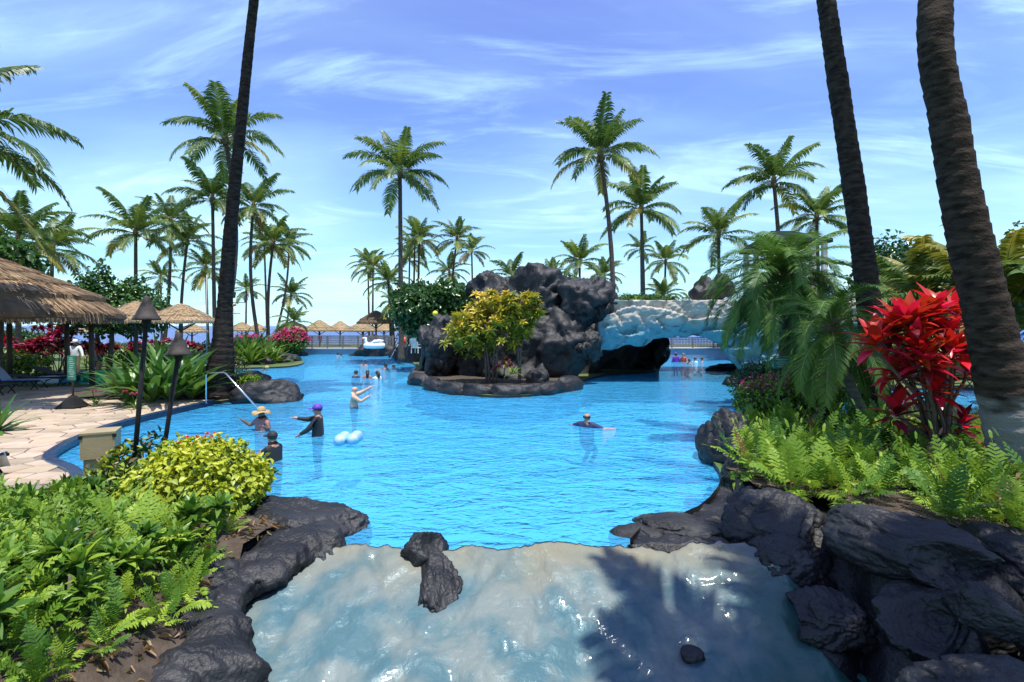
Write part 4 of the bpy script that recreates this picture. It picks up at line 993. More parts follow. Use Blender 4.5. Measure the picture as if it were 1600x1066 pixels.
# red blossoms on top of it
for k in range(7):
    a = fr.random()*6.28; mb = MB()
    for j in range(14):
        b = fr.random()*6.28; e = fr.uniform(.2,1.3); d = Vector((math.cos(b)*math.cos(e), math.sin(b)*math.cos(e), math.sin(e)))*.045; s = Vector((-math.sin(b), math.cos(b), 0))*.014
        mb.add([Vector((0,0,0)), d*.6+s, d, d*.6-s], [(0,1,2,3)])
    mb.build('blossom', M['flower_red'], sh, loc=(.0+fr.uniform(-.2,.3), fr.uniform(-.2,.25), 1.05+fr.uniform(-.05,.05)))
ub = [(0,0,.5,.55,.5,.5),(-.3,.0,.4,.4,.4,.4)]
shrub('shrub', 'thin dark-leaved shrub between the tan post and the torch pole', 'shrub', (-5.3,7.35,.1), ub, 1500, .10,.05, ['shrub_g','shrub_y','fern_dry'], 15, [.5,.35,.15], 0)
# bougainvillea mounds
def boug(base, label, blobs, n, seed, pink, l=.10):
    t = shrub('bougainvillea', label, 'shrub', base, blobs, n, l, l*.6, ['shrub_g','fern_y','fern'], seed, [.35,.3,.35], 0, stems=4)
    bl = [(b[0], b[1], b[2]+b[5]*.35, b[3]*.9, b[4]*.9, b[5]*.72) for b in blobs]
    struct(obj('blossoms', crown_mesh('blossoms', bl, pink, l*.8, l*.7, ['pink'], seed+3, shell=.08, zmin=blobs[0][2]+blobs[0][5]*.3, wf=3.5, wob=.3), t), 'stuff')
    return t
p = P(1240,655,.35); boug((X(1232,12.9),12.9,.3), 'rounded green shrub with magenta blossoms below the turquoise sign', [(0,0,.62,1.25,.9,.55),(.7,.2,.7,.6,.6,.5),(-.75,0,.48,.6,.6,.42)], 8000, 31, 900, .085)
boug((X(1300,14.5),14.5,.3), 'green shrub with magenta blossoms behind the leaning thin trunk', [(0,0,.6,.6,.6,.5)], 2200, 33, 250, .085)
boug((X(453,45.5),45.5,.2), 'mass of hot pink bougainvillea at the end of the lattice footbridge', [(0,0,1.0,1.7,1.0,.85),(-.9,0,.9,1.0,.9,.7),(.3,0,1.6,1.0,.8,.6)], 3000, 35, 5200, .2)
boug((X(388,41),41,.2), 'low pink blossoming shrub behind the bright lily bed', [(0,0,1.0,1.3,.8,.7)], 1500, 36, 1200, .18)

# ------------------------------------------------------------------ trees
def tree(label, base, blobs, n, l, w, mats, seed, trunks, probs=None, name='sea_grape_tree', cat='tree', group=None, shell=.6, wob=.25):
    t = thing(name, label, cat, base, group); crown(t, blobs, n, l, w, mats, seed=seed, probs=probs, wob=wob, shell=shell)
    rr = random.Random(seed)
    for (x0, x1, r_) in trunks:
        stem(t, [(x0, 0, -.1), (x0*.7+x1*.3+.1, .05, blobs[0][2]*.5), (x1, .1, blobs[0][2])], [r_, r_*.8, r_*.55], 'bark', 'trunk', 8)
        for k in range(4):
            b = rr.choice(blobs); stem(t, [(x1*.8, .05, blobs[0][2]*.75), ((x1+b[0])*.5, b[1]*.5, (blobs[0][2]+b[2])*.5), (b[0], b[1], b[2]+b[5]*.4)], [r_*.45, r_*.3, r_*.12], 'bark', 'limb', 6)
    return t
d = 31; c0 = Q(672,482,d)
tree('big rounded sea-grape tree clipped to a dome beside the grotto', (c0.x, d, .1), [(0,0,c0.z-.1,2.25,1.9,1.55),(1.2,-.2,c0.z+.55,1.5,1.5,1.0),(-1.1,0,c0.z+.1,1.2,1.3,1.2),(-.1,0,c0.z-.9,1.7,1.4,1.0)], 9500, .26,.22, ['grape','grape','shrub_g'], 41, [(-.3,-.2,.16),(.4,.5,.14)], [.5,.3,.2])
d = 29; 
tree('bushy bright green tree behind the thatched umbrellas, with upright leading shoots', (X(170,d), d, .1), [(0,0,3.4,2.4,1.8,1.5),(1.5,0,3.5,1.6,1.4,1.2),(-1.6,0,3.6,1.6,1.4,1.3),(-.3,0,5.0,.42,.42,1.3),(-1.3,0,4.7,.5,.5,1.0),(1.3,0,4.6,.8,.6,.7),(2.6,0,3.4,.7,.7,.8),(-2.6,0,4.3,.7,.6,.5)], 7000, .25,.17, ['shrub_g','grape','strap'], 43, [(0,.1,.15),(-.6,-1,.12)], [.4,.3,.3], name='leafy_tree', wob=.45)
tree('dark leafy tree crown just above the big thatched hut', (X(-5,21), 21, .1), [(0,0,5.3,1.6,1.3,1.0),(-1.3,0,5.9,1.5,1.3,1.2)], 2600, .26,.2, ['shrub_g','strap'], 44, [(0,0,.14)], name='leafy_tree')
tree('dense dark green tree behind the golden feathery palm clump', (X(1450,26), 26, .1), [(0,0,4.4,3.4,2,2.0),(-1.8,0,5.5,1.8,1.6,1.5),(2.2,0,4.6,2,1.6,1.6)], 8000, .25,.17, ['shrub_g','grape'], 45, [(0,0,.2)], name='leafy_tree')
tree('broad dark green tree standing beyond the massive ringed trunk', (X(1590,20), 20, .1), [(0,0,3.6,1.8,1.6,1.6),(1.5,0,4.9,2.2,1.6,1.9)], 6000, .22,.16, ['shrub_g','grape'], 46, [(-.2,-.3,.16)], name='leafy_tree')
c1 = Q(885,440,29.5)
tree('bright green bush growing over the top of the grotto', (c1.x, 29.5, c1.z-.9), [(0,0,.7,.9,.7,.5),(-.5,0,.6,.5,.5,.5)], 1300, .2,.13, ['strap','shrub_g'], 47, [(0,0,.05)], name='bush', cat='bush')
# hedge line on the bridge top
for i, (px, w_) in enumerate(((975,1.1),(1000,.9),(1030,1.2))):
    tree('low green groundcover hedge along the top of the rock bridge', (X(px,27), 27, 3.85), [(0,0,.2,w_,.6,.28)], 700, .14,.1, ['shrub_g','strap'], 50+i, [(0,0,.03)], name='hedge', cat='hedge', group='hedge plants on the bridge')
# ------------------------------------------------------------------ croton on the island
CRO = [one_leaf('leaf', .34, .095, m, .35, .25, 4, .6) for m in ('croton_y','croton_y','croton_g')]
CROS = [rosette_mesh('leaf_rosette', .30,.10, 13, ms, 60+i, (-.3,1.2)) for i, ms in enumerate((('croton_y','croton_y'),('croton_y','croton_g'),('croton_g','croton_y','croton_g'),('croton_g','croton_g')))]
def croton(base, label, blobs, n, seed, stems_, bias=.3):
    t = thing('croton', label, 'shrub', base); rr = random.Random(seed)
    Pn, Nn, rs = crown_points(blobs, n, seed, .5, .2)
    for i in range(n):
        z_ = (Pn[i][2]-blobs[0][2])/blobs[0][5]; yl = z_*.5+.5+rr.uniform(-.4,.4)+bias
        k = 0 if yl > .95 else 1 if yl > .62 else 2 if yl > .25 else 3
        obj('leaf_rosette', CROS[k], t, Pn[i], (-Nn[i][1]*.7, Nn[i][0]*.7, rr.random()*6.28), rr.uniform(.85,1.3))
    for (x0, xm, x1, z1) in stems_:
        stem(t, [(x0,0,-.1),(x0*.6+xm*.4,0,z1*.3),(xm,.05,z1*.62),(x1,.1,z1)], [.06,.05,.04,.02])
    return t
d = 21.6; cc = Q(770,508,d)
croton((cc.x, d, .3), 'big yellow and green croton shrub on the island in front of the grotto', [(0,0,cc.z-.35,1.85,1.0,1.15),(-.95,0,cc.z-.7,1.05,.9,.9),(.2,0,cc.z+.45,1.2,.8,.75)], 260, 71, [(-.1,-.3,-.9,2.6),(0,.1,.4,2.8),(.15,.2,.0,3.0),(-.25,-.35,-.5,2.4)])
cc = Q(825,495,d-.2)
croton((X(812,d-.3), d-.3, .3), 'taller loose croton on forked pale stems beside the big one', [(0,0,cc.z-.3,.85,.7,1.05),(.45,0,cc.z+.1,.6,.5,.6)], 90, 73, [(0,.05,.55,2.6),(0,-.1,-.3,2.7)], .05)
# small plants under the croton
STR = [one_leaf('leaf', .55, .075, m, .75, .3, 6, .55) for m in ('strap_y','strap','strap_y')]
STRB = [one_leaf('leaf', 1.0, .13, m, b, .3, 7, .55) for m, b in (('strap',.55),('strap',.25),('strap_y',.6),('strap',.85))]
def strap_plant(base, label, n, sc_, seed, meshes, group=None, e=(1.4,.25), name='strap_leaf_plant', cat='plant', spread=.08):
    t = thing(name, label, cat, base, group); rr = random.Random(seed)
    for k in range(n):
        u = (k+.5)/n; el = e[0]+(e[1]-e[0])*u+rr.uniform(-.12,.12); a = k*2.39996+rr.uniform(-.3,.3)
        obj('leaf', rr.choice(meshes), t, (math.cos(a)*spread*u, math.sin(a)*spread*u, 0), (0, -el, a), sc_*rr.uniform(.75,1.15))
    return t
strap_plant((X(802,20.6),20.6,.75), 'bright yellow-green rosette plant under the croton', 22, .9, 3, STR)
stem(bpy.data.objects[-1] if False else thing('ti_plant','small dark pink-leaved plant behind the bright rosette under the croton','plant',(X(788,21),21,.3)), [(0,0,0),(0,0,.8)], .025)
tp = [o for o in COL.objects if o.name.startswith('ti_plant')][-1]
TID = rosette_mesh('leaf_rosette', .34,.09, 16, ('ti_dark','pink','croton_g'), 91, (-.3,1.1))
for q in ((0,0,.85),(.25,.05,.75),(-.25,0,.7),(.1,.1,1.0)): obj('leaf_rosette', TID, tp, q)
for i, (px, py) in enumerate(((712,588),(730,592),(748,594),(862,590),(882,594))):
    d_ = 21.2; strap_plant((X(px,d_), d_, .32), 'little green tuft plant in the island soil under the croton', 9, .5, 20+i, STR, 'tufts in the island planter')
# ------------------------------------------------------------------ red ti plant
TI = [one_leaf('leaf', .58,.17, m, b, .35, 6, .75) for m, b in (('ti',.5),('ti',.25),('ti',.75),('ti_dark',.5),('ti_dark',.3))]
t = thing('ti_plant', 'tall crimson-leaved ti plant beside the massive ringed trunk', 'plant', (X(1470,8.6),8.6,.4)); rr = random.Random(8); bx, by = X(1470,8.6), 8.6
heads = [(1385,500,8.9,24),(1420,478,8.4,28),(1462,468,8.6,28),(1490,530,8.3,24),(1445,545,8.2,24),(1395,560,8.9,18),(1400,492,8.5,30),(1368,515,8.4,18),(1440,480,8.7,30),(1478,505,8.5,26),(1420,560,8.7,20),(1400,625,8.6,15),(1462,590,8.4,20),(1510,560,8.6,20),(1505,640,8.5,18),(1500,700,8.3,13),(1450,640,8.8,15),(1430,520,8.3,22),(1498,470,8.9,22)]
for i, (px, py, d, n) in enumerate(heads):
    h = Q(px, py+18, d); hl = h-Vector((bx, by, .4)); x0 = rr.uniform(-.18,.22)
    stem(t, [(x0, rr.uniform(-.1,.1), -.1), (x0*.7+hl.x*.3, hl.y*.4, hl.z*.5), (hl.x*.92, hl.y*.9, hl.z*.88), tuple(hl)], [.04,.033,.026,.018])
    for k in range(n):
        u = (k+.5)/n; el = 1.35-u*1.65+rr.uniform(-.15,.15); a = k*2.39996+i+rr.uniform(-.25,.25)
        mm = TI[rr.choice((0,0,1,2))] if u < .85 and py < 600 or rr.random() < .5 else TI[rr.choice((3,4))]
        obj('leaf', mm, t, hl-Vector((0,0,.16*u)), (0, -el, a), rr.uniform(.75,1.1)*(1 if py < 640 else .8))
# dark ti and other plants under the hut
TIR = [rosette_mesh('leaf_rosette', .42,.13, 15, ms, 95+i, (-.4,1.2)) for i, ms in enumerate((('ti','ti_dark'),('ti_dark','ti_dark'),('ti_dark','ti','pink')))]
def ti_bush(px, d, h, w, n, seed, label, group=None):
    t = thing('ti_plant', label, 'plant', (X(px,d), d, .1), group); rr = random.Random(seed)
    for k in range(n):
        q = (rr.uniform(-w,w), rr.uniform(-.4,.4), h*rr.uniform(.55,1)); obj('leaf_rosette', rr.choice(TIR), t, q, (rr.uniform(-.4,.4), rr.uniform(-.4,.4), rr.random()*6), rr.uniform(.8,1.2))
        if k % 3 == 0: stem(t, [(q[0]*.5,0,0), (q[0]*.8,q[1]*.6,q[2]*.6), q], [.025,.02,.012])
for i, (px, d, h, w, n) in enumerate(((10,25.5,2.0,1.0,16),(45,26.5,1.9,1.0,18),(80,27.8,2.5,.9,18),(102,28.2,2.3,.9,16),(135,28.6,1.9,.9,14),(60,27.2,1.3,.9,10))):
    ti_bush(px, d, h, w, n, 60+i, 'dark red ti plant in the bed behind the big thatched hut', 'ti plants behind the hut')
shrub('hedge', 'low green hedge behind the sun loungers', 'hedge', (X(20,24.5),24.5,.1), [(-1,0,.7,3.0,.6,.7)], 1800, .2,.12, ['shrub_g','fern','strap_y'], 64, [.4,.3,.3], wob=.4)
# big strap-leaved lilies on the left bed
for i, (px, py, sc_, n) in enumerate(((205,628,1.75,22),(238,628,2.1,24),(268,626,2.2,26),(300,622,1.9,24),(225,615,2.0,22),(285,612,2.1,22),(185,618,1.5,16),(255,617,2.1,22))):
    p = P(px, py, .2); strap_plant((p.x, p.y, .2), 'large dark green strap-leaved lily in the mulch bed beside the torches', n, sc_, 130+i, STRB, 'strap lilies in the mulch bed', e=(1.5,.6))
for i, (px, py) in enumerate(((150,632),(200,634),(212,637))):
    p = P(px, py, .2); t = strap_plant((p.x, p.y, .18), 'small tufted lily with pink flowers at the edge of the mulch bed', 22, .62, 150+i, STR, 'flowering tufts on the mulch bed')
    for k in range(4):
        a = fr.random()*6; s_ = stem(t, [(0,0,0), (math.cos(a)*.1, math.sin(a)*.1, .45)], .006, 'strap', 'flower_stalk', 4)
        obj('blossom', rosette_mesh('blossom', .09,.03, 9, ('pink',), 160+k, (-.2,1.2)), t, (math.cos(a)*.1, math.sin(a)*.1, .45))
p = P(0,675,.15); strap_plant((p.x-.1, p.y, .15), 'spiky green lily clump at the edge of the flagstone deck', 30, 1.0, 170, STRB[:2], e=(1.5,.2))
STRY = one_leaf('leaf', .95, .12, 'strap_y', .35, .3, 7, .55)
for i, (px, d, sc_) in enumerate(((362,36,2.2),(378,36.5,2.5),(394,36.3,2.5),(408,37,2.3),(420,36,1.8),(385,34.8,2.2),(400,38,2.5),(428,35.5,1.5),(370,38,2.5),(414,35.2,1.6),(392,34.2,1.8),(366,34.3,2.0))):
    strap_plant((X(px,d), d, .2), 'bright lime-green spider lily on the bank behind the shore rocks', 30, sc_, 180+i, [STRB[2],STRY], 'lime spider lilies on the far left bank', e=(1.5,.3), spread=.3)
# twiggy shrub by the handrail rock
tree('twiggy dark shrub between thick trunk and handrail boulder', (X(365,18.9),18.9,.2), [(-.15,0,1.2,.5,.45,.4),(.2,0,.95,.4,.4,.28)], 700, .09,.04, ['shrub_g','fern_dry'], 201, [(-.2,.2,.03),(.1,-.3,.03)], [.75,.25], name='shrub', cat='shrub')
shrub('shrub', 'small lime-green groundcover on top of the handrail boulder', 'plant', (X(392,18.9),18.9,.65), [(0,0,.08,.45,.3,.14)], 380, .1,.05, ['fern_y','fern'], 202, [.5,.5], 0, zmin=-.1, stems=1)
# rosette plants on the bridge top, and lawn tufts
for i, (px, py, d) in enumerate(((995,468,26.5),(948,462,26),(960,466,26.3))):
    strap_plant((X(px,d), d, 3.9), ('spiky green rosette plant standing on the rock bridge','lime-green spiky plant at the grotto end of the bridge','small lime spiky plant beside the grotto-end one')[i], 18, .85 if i == 0 else .75, 210+i, STRB if i == 0 else STR+[STRB[2]])
# dark tree mass under/behind the date palm and bank plants
for i, (px, d, h, w_) in enumerate(((1190,17.5,1.2,1.0),(1260,17.8,1.4,1.2),(1320,17.5,1.3,1.0))):
    shrub('shrub', 'dark leafy shrub in the shade under the big date palm', 'shrub', (X(px,d), d, .2), [(0,0,h*.5,w_,.7,h*.55)], 1800, .13,.07, ['shrub_g'], 220+i, None, 0, group='shade shrubs under the date palm')
# far backdrop bushes at the beach and right-hand gardens
fb = random.Random(77)
for i in range(16):
    px = fb.choice((fb.uniform(640,760), fb.uniform(1120,1500), fb.uniform(-60,140))); d = fb.uniform(50,62)
    h = fb.uniform(1.2,2.6); shrub('bush', 'green seaside bush in the garden strip behind the pool', 'bush', (X(px,d), d, .1), [(0,0,h*.5,fb.uniform(1.5,3),1,h*.55)], 900, .35,.2, ['shrub_g','grape'], 240+i, None, 0, group='seaside garden bushes')

# garden strip beyond the pool arm, behind the torches
gs = random.Random(91)
for i in range(13):
    px = 150+i*14+gs.uniform(-6,6); d = gs.uniform(31.5,36)
    if i % 3 == 0: strap_plant((X(px,d), d, .1), 'lime strap-leaved clump in the garden strip under the thatched umbrellas', 18, 1.8, 400+i, [STRB[2],STRY], 'strap clumps under the umbrellas', e=(1.5,.4), spread=.3)
    elif i % 3 == 1: ti_bush(px, d, 1.6, .9, 10, 420+i, 'dark red ti plant in the garden strip under the thatched umbrellas', 'ti plants under the umbrellas')
    else: shrub('bush', 'green bush in the garden strip under the thatched umbrellas', 'bush', (X(px,d), d, .1), [(0,0,.7,1.3,.8,.75)], 900, .2,.12, ['shrub_g','strap'], 440+i, None, 0, group='bushes under the umbrellas')
# ------------------------------------------------------------------ thatched roofs
def tier_mesh(name, r_out, r_in, z_out, z_in, strands, seed, mats, thick=.12, n=40, over=.16, sw=.05):
    mb = MB(); rr = random.Random(seed)
    wob = lambda a, z: 1+.012*math.sin(a*7+seed)+.01*math.sin(a*17+seed*2)
    mb.lathe([(r_in,z_in+.02),((r_in+r_out)/2,(z_in+z_out)/2+.03),(r_out,z_out+.02),(r_out*1.005,z_out-thick*.6),(r_out*.97,z_out-thick),(r_in,z_in-thick*.8)], n, mi=0, wob=wob)
    sl = Vector((r_out-r_in, 0, z_out-z_in)); L_ = sl.length
    for k in range(strands):
        a = rr.random()*6.2832; t0 = rr.random()**1.0*.75; ln = rr.uniform(.25,.5)*L_; off = rr.uniform(.02,.07)
        ca, sa = math.cos(a), math.sin(a); u = Vector((ca*sl.x, sa*sl.x, sl.z)).normalized(); s = Vector((-sa, ca, 0)); nrm = u.cross(s); nrm = nrm if nrm.z > 0 else -nrm
        st = Vector((ca*r_in, sa*r_in, z_in))+u*L_*t0+nrm*off; e = min(t0*L_+ln, L_+rr.uniform(-.02,over)) - t0*L_
        w = s*sw*rr.uniform(.4,1.2)*.5; sk = s*rr.uniform(-.06,.06); end = st+u*e+sk-Vector((0,0,.04 if t0*L_+e > L_ else 0))
        mb.add([st-w, st+w, end+w*.5, end-w*.5], [(0,1,2,3)], 1 if rr.random() < .6 else 2)
    # fringe at the lip
    for k in range(strands//2):
        a = rr.random()*6.2832; ca, sa = math.cos(a), math.sin(a); s = Vector((-sa, ca, 0)); w = s*sw*.5*rr.uniform(.5,1.2)
        st = Vector((ca*r_out*.99, sa*r_out*.99, z_out+.01)); end = st+Vector((ca*rr.uniform(.0,.07), sa*rr.uniform(.0,.07), -thick*rr.uniform(.8,1.5)))+s*rr.uniform(-.03,.03)
        mb.add([st-w, st+w, end+w*.5, end-w*.5], [(0,1,2,3)], 1 if rr.random() < .5 else 2)
    return mb.mesh(name, [M[m] for m in mats])
def roof_tiers(parent, Rr, ze, za, k, strands, mats, seed, cap=.14, convex=.0, thick=.12, sw=.05, n=40, over=.16, step=.05):
    for i in range(k):
        t0, t1 = i/k, (i+1)/k                       # from eave to apex
        def prof(t): return (Rr*(1-t)+cap*t, ze+(za-ze)*(t+convex*math.sin(t*math.pi)))
        ro, zo = prof(t0); ri, zi = prof(min(1, t1+.06)); ro = ro*(1 if i == 0 else 1.045)
        obj('thatch_tier', tier_mesh('thatch_tier', ro, ri, zo+(step if i else 0), zi+(step*.75 if i < k-1 else step*.4), int(strands*(ro/Rr+.15)), seed+i, mats, thick, n, over, sw), parent)
hut = thing('thatched_hut', 'big round thatched hut roof with shaggy tiers beside the deck', 'hut', (X(-78,19.5),19.5,.32))
roof_tiers(hut, 5.3, 2.86, 5.25, 6, 4200, ('thatch','thatch_straw','thatch_dark'), 11, convex=.06, thick=.30, sw=.055, n=64, over=.16, step=.24)
mb = MB(); mb.lathe([(5.1,2.64),(4.9,2.70),(.3,3.2)], 48); mb.build('ceiling', M['thatch'], hut)
for a in (.75,1.35,1.95,2.6,3.3,4.0,4.6):
    mb = MB(); mb.tube([(4.2*math.cos(a),4.2*math.sin(a),-.3),(4.15*math.cos(a),4.15*math.sin(a),2.75)], [.11,.10], 9); mb.build('post', M['wood'], hut, True)
def umbrella(px, ya, ye, half, label, group=None, d=None, dark=False, strands=260, z0=.1, tiers=5):
    ctr = 1.7; d = d or ctr*800/half; Rr = half*d/800; za, ze = Zp(ya, d), Zp(ye, d)
    t = thing('thatched_umbrella', label, 'umbrella', (X(px,d), d, z0), group)
    roof_tiers(t, Rr, ze-z0, za-z0, tiers, strands, ('thatch_dark' if dark else 'thatch_pale','thatch_dark' if dark else 'thatch_straw','thatch_dark' if dark else 'thatch_pale'), int(px), thick=.13, sw=.07, n=24, over=.08, cap=.06, step=.09)
    mb = MB(); mb.tube([(0,0,-.1),(0,0,za-z0-.1)], .09, 8); mb.build('pole', M['wood'], t, True)
    for k in range(4):
        a = k*1.5708+.5; mb = MB(); mb.tube([(0,0,ze-z0-.55),(math.cos(a)*Rr*.6, math.sin(a)*Rr*.6, ze-z0+.12)], .04, 6); mb.build('brace', M['wood'], t, True)
    return t
GU = 'thatched umbrellas on the beach'
for (px, ya, ye, half, d) in ((499,501,516,23,None),(531.5,502.5,516,19,66),(567,503,516.5,25,None),(600,503,516,22,68),(458,502,516,23,None),(378,504,516,19,70),(402,506,517,16,80),(205,506,517,24,52),(300,507,518,22,56),(150,508,518,24,54)):
    umbrella(px, ya, ye, half, 'pale thatched umbrella in the row along the beach', GU, d, strands=180)
umbrella(587.6,486.5,504,29,'dark weathered thatched umbrella behind the grey slatted fence', d=50, dark=True, z0=.3)
umbrella(283,477,501.5,48,'pointed pale thatched umbrella beside the thick dark trunk', d=27.5)
umbrella(213,473,501.5,47,'pale thatched umbrella half hidden by the torch, next to the big hut', d=27)

# ------------------------------------------------------------------ torches, posts, signs
def torch(px, py, pxt, pyt, d, label):
    b = Q(px, py, d); tp = Q(pxt, pyt, d); t = thing('tiki_torch', label, 'torch', (b.x, b.y, .15)); rel = tp-Vector((b.x, b.y, .15))
    mb = MB(); mb.tube([(0,0,-.15), tuple(rel)], [.033,.030], 10); mb.build('pole', M['black_metal'], t, True)
    mb = MB(); mb.lathe([(.001,.31),(.035,.305),(.045,.29),(.055,.23),(.145,.03),(.172,-.005),(.175,-.03),(.163,-.03),(.13,.02),(.045,.19)], 20); o = mb.build('shade', M['bronze'], t, True, rel)
    mb = MB(); mb.lathe([(.03,-.12),(.055,-.08),(.06,.02),(.04,.04)], 12); mb.build('burner', M['black_metal'], t, True, rel)
M['bronze'] = mat('tarnished_metal', (.020,.018,.017), .65, (.075,.06,.05), 7, .2, 30, spec=.25)
torch(203,760,229,497,7.3,'tall tiki torch nearest the tan post')
torch(243,735,279,552,7.7,'shorter tiki torch rising out of the yellow-green shrub')
pb = P(158,768,.12); t = thing('utility_post', 'tan boxy utility post with a wider capped top beside the deck', 'post', (X(158,8.1),8.1,.12), rz=R(27))
mb = MB(); mb.box((0,0,.27), (.36,.36,.54)); mb.build('post_body', M['tan'], t)
mb = MB(); mb.box((0,0,.71), (.43,.43,.38)); o = mb.build('cap_box', M['tan'], t)
mb = MB(); mb.box((0,0,.915), (.45,.45,.03)); mb.build('lid', M['tan'], t)
for q in ((-.205,-.21),(.205,-.21)):
    mb = MB(); mb.box((q[0]*1.02, q[1]*1.03, .865), (.05,.02,.05)); mb.build('corner_bracket', M['black_metal'], t)
d = 15.9; t = thing('sign_stand', 'portable green notice panel on a black rubber base on the deck', 'sign', (X(114,d), d, .15))
mb = MB(); mb.lathe([(.46,0),(.46,.05),(.40,.08),(.13,.34),(.06,.38),(.001,.38)], 4); o = mb.build('base', M['black_metal'], t); o.rotation_euler = (0,0,R(45)); o.scale = (.95,.8,1)
mb = MB(); mb.tube([(0,0,.35),(0,0,1.6)], .03, 8); mb.build('pole', M['wood'], t, True)
M['green_sign'] = mat('green_sign', (.012,.15,.085), .4, (.02,.18,.105), 3); M['sign_ink'] = mat('pale_sign_print', (.55,.68,.58), .6)
mb = MB(); mb.box((0,-.045,1.24), (.26,.03,.76)); pn = mb.build('panel', M['green_sign'], t)
mb = MB(); r2 = random.Random(4)
for k in range(11): mb.box((r2.uniform(-.02,.02), -.062, 1.55-k*.058), (r2.uniform(.10,.19), .003, .014))
mb.build('print', M['sign_ink'], pn)
M['teal'] = mat('teal_sign', (.02,.26,.25), .4)
d = 12.2; t = thing('sign', 'small teal notice board above the magenta-blossomed shrub', 'sign', (X(1220.5,d), d, .47))
mb = MB(); mb.tube([(0,.03,-.4),(0,.03,1.5)], .025, 8); mb.build('post', M['black_metal'], t, True)
mb = MB(); mb.box((0,0,1.34), (.38,.025,.25)); b_ = mb.build('board', M['teal'], t)
mb = MB()
for k in range(5): mb.box((r2.uniform(-.01,.01), -.0145, 1.43-k*.044), (r2.uniform(.16,.32), .003, .014))
mb.build('print', M['sign_ink'], b_)
mb = MB(); mb.box((0,-.0,1.49), (.45,.05,.025)); mb.build('top_rail', M['tan'], t)
d = 11.4; t = thing('utility_post', 'small cream post with a no-smoking plate among the ti stems', 'post', (X(1424,d), d, .3), rz=R(-25))
mb = MB(); mb.box((0,0,.3), (.16,.16,.62)); mb.build('post_body', M['tan'], t)
mb = MB(); mb.box((0,0,.80), (.22,.22,.38)); hd = mb.build('cap_box', M['tan'], t)
mb = MB(); mb.box((.03,-.114,.80), (.13,.006,.19)); mb.build('plate', M['white'], t)
mb = MB(); pts = [(.03+.045*math.cos(a*.3142), -.120, .82+.045*math.sin(a*.3142)) for a in range(21)]; mb.tube(pts, .006, 5, 0, False); mb.tube([(0,-.120,.85),(.06,-.120,.79)], .005, 5); mb.build('no_smoking_mark', M['black_metal'], t)
# ------------------------------------------------------------------ rails
d = 17.0
def rail(pts, r_, label, name='handrail', m='steel'):
    b = Vector(pts[0]); mb = MB(); sm = []
    P_ = [Vector(p) for p in pts]
    for i, p in enumerate(P_):
        if 0 < i < len(P_)-1:
            for k in range(7):
                t_ = k/6; a = p+(P_[i-1]-p).normalized()*.12; c = p+(P_[i+1]-p).normalized()*.12
                sm.append(a.lerp(p, t_).lerp(p.lerp(c, t_), t_))
        else: sm.append(p)
    t = thing(name, label, 'handrail', b); mb.tube([q-b for q in sm], r_, 10); mb.build('tube', M[m], t, True)
    mb = MB(); mb.lathe([(r_*2,0),(r_*2,.015),(r_*1.1,.02)], 12); mb.build('flange', M[m], t)
    return t
rail([Q(322,630,d), Q(322,583,d), Q(351,582,d-.2), Q(409,645,d-1.2)], .027, 'bent stainless steel handrail leading into the water by the boulder')
# ------------------------------------------------------------------ lattice footbridge and far pool walls
def lattice_bridge(name, label, x0, x1, y, zb, z1, zt, bays, wallz):
    t = thing(name, label, 'bridge', ((x0+x1)/2, y, 0)); L_ = x1-x0
    mb = MB(); mb.box((0,.6,(wallz+zb)/2-.05), (L_,1.6,zb-wallz)); mb.build('slab', M['bluewall'], t)
    mb = MB(); mb.box((0,.6,zb-.02), (L_+.1,1.8,.07)); mb.build('kerb', M['concrete'], t)
    for k in range(bays+1):
        mb = MB(); mb.box((-L_/2+L_*k/bays, -.12, (zb+zt)/2), (.10,.10,zt-zb+.05)); mb.build('post', M['greywood'], t)
    for z in (zt, z1):
        mb = MB(); mb.box((0,-.12,z), (L_,.08,.08)); mb.build('rail', M['greywood'], t)
    for k in range(bays):
        mb = MB(); xa = -L_/2+L_*k/bays; w = L_/bays
        for j in range(1, 14): mb.box((xa+w*j/14, -.12, (z1+zt)/2), (.045,.03,zt-z1-.06))
        for j in range(1, 5): mb.box((xa+w/2, -.10, z1+(zt-z1)*j/5), (w-.1,.03,.045))
        mb.build('lattice_panel', M['greywood'], t)
lattice_bridge('footbridge', 'grey lattice-railed footbridge across the far end of the pool', -20.2, -11.6, 48.2, .55, .68, 1.74, 6, -.2)
lattice_bridge('footbridge', 'lattice-railed walkway seen through the rock bridge arch', 8.0, 20, 42.2, .85, .98, 1.72, 7, -.2)
d = 46.6; t = thing('fence', 'grey slatted fence panel with a chevron pattern behind the swan float', 'fence', (X(593,d), d, .2)); w = X(614,d)-X(572,d)
for z in (.12,1.5):
    mb = MB(); mb.box((0,0,z), (w,.06,.10)); mb.build('rail', M['greywood'], t)
mb = MB()
for k in range(18):
    x = -w/2+w*(k+.5)/18
    if abs(x-.1) < .55: continue
    mb.box((x,-.04,.8), (w/18*.62,.03,1.35))
struct(mb.build('slats', M['greywood'], t), 'stuff')
mb = MB()
for k in range(7):
    for s in (-1, 1): mb.box((.1+s*.27,-.04,.3+k*.19), (.66,.03,.07), M=Matrix.Rotation(-s*.75, 3, 'Y'))
struct(mb.build('chevron_slats', M['greywood'], t), 'stuff')
for k in (-1, 1):
    mb = MB(); mb.box((k*w/2,0,.8), (.12,.12,1.65)); mb.build('post', M['greywood'], t)
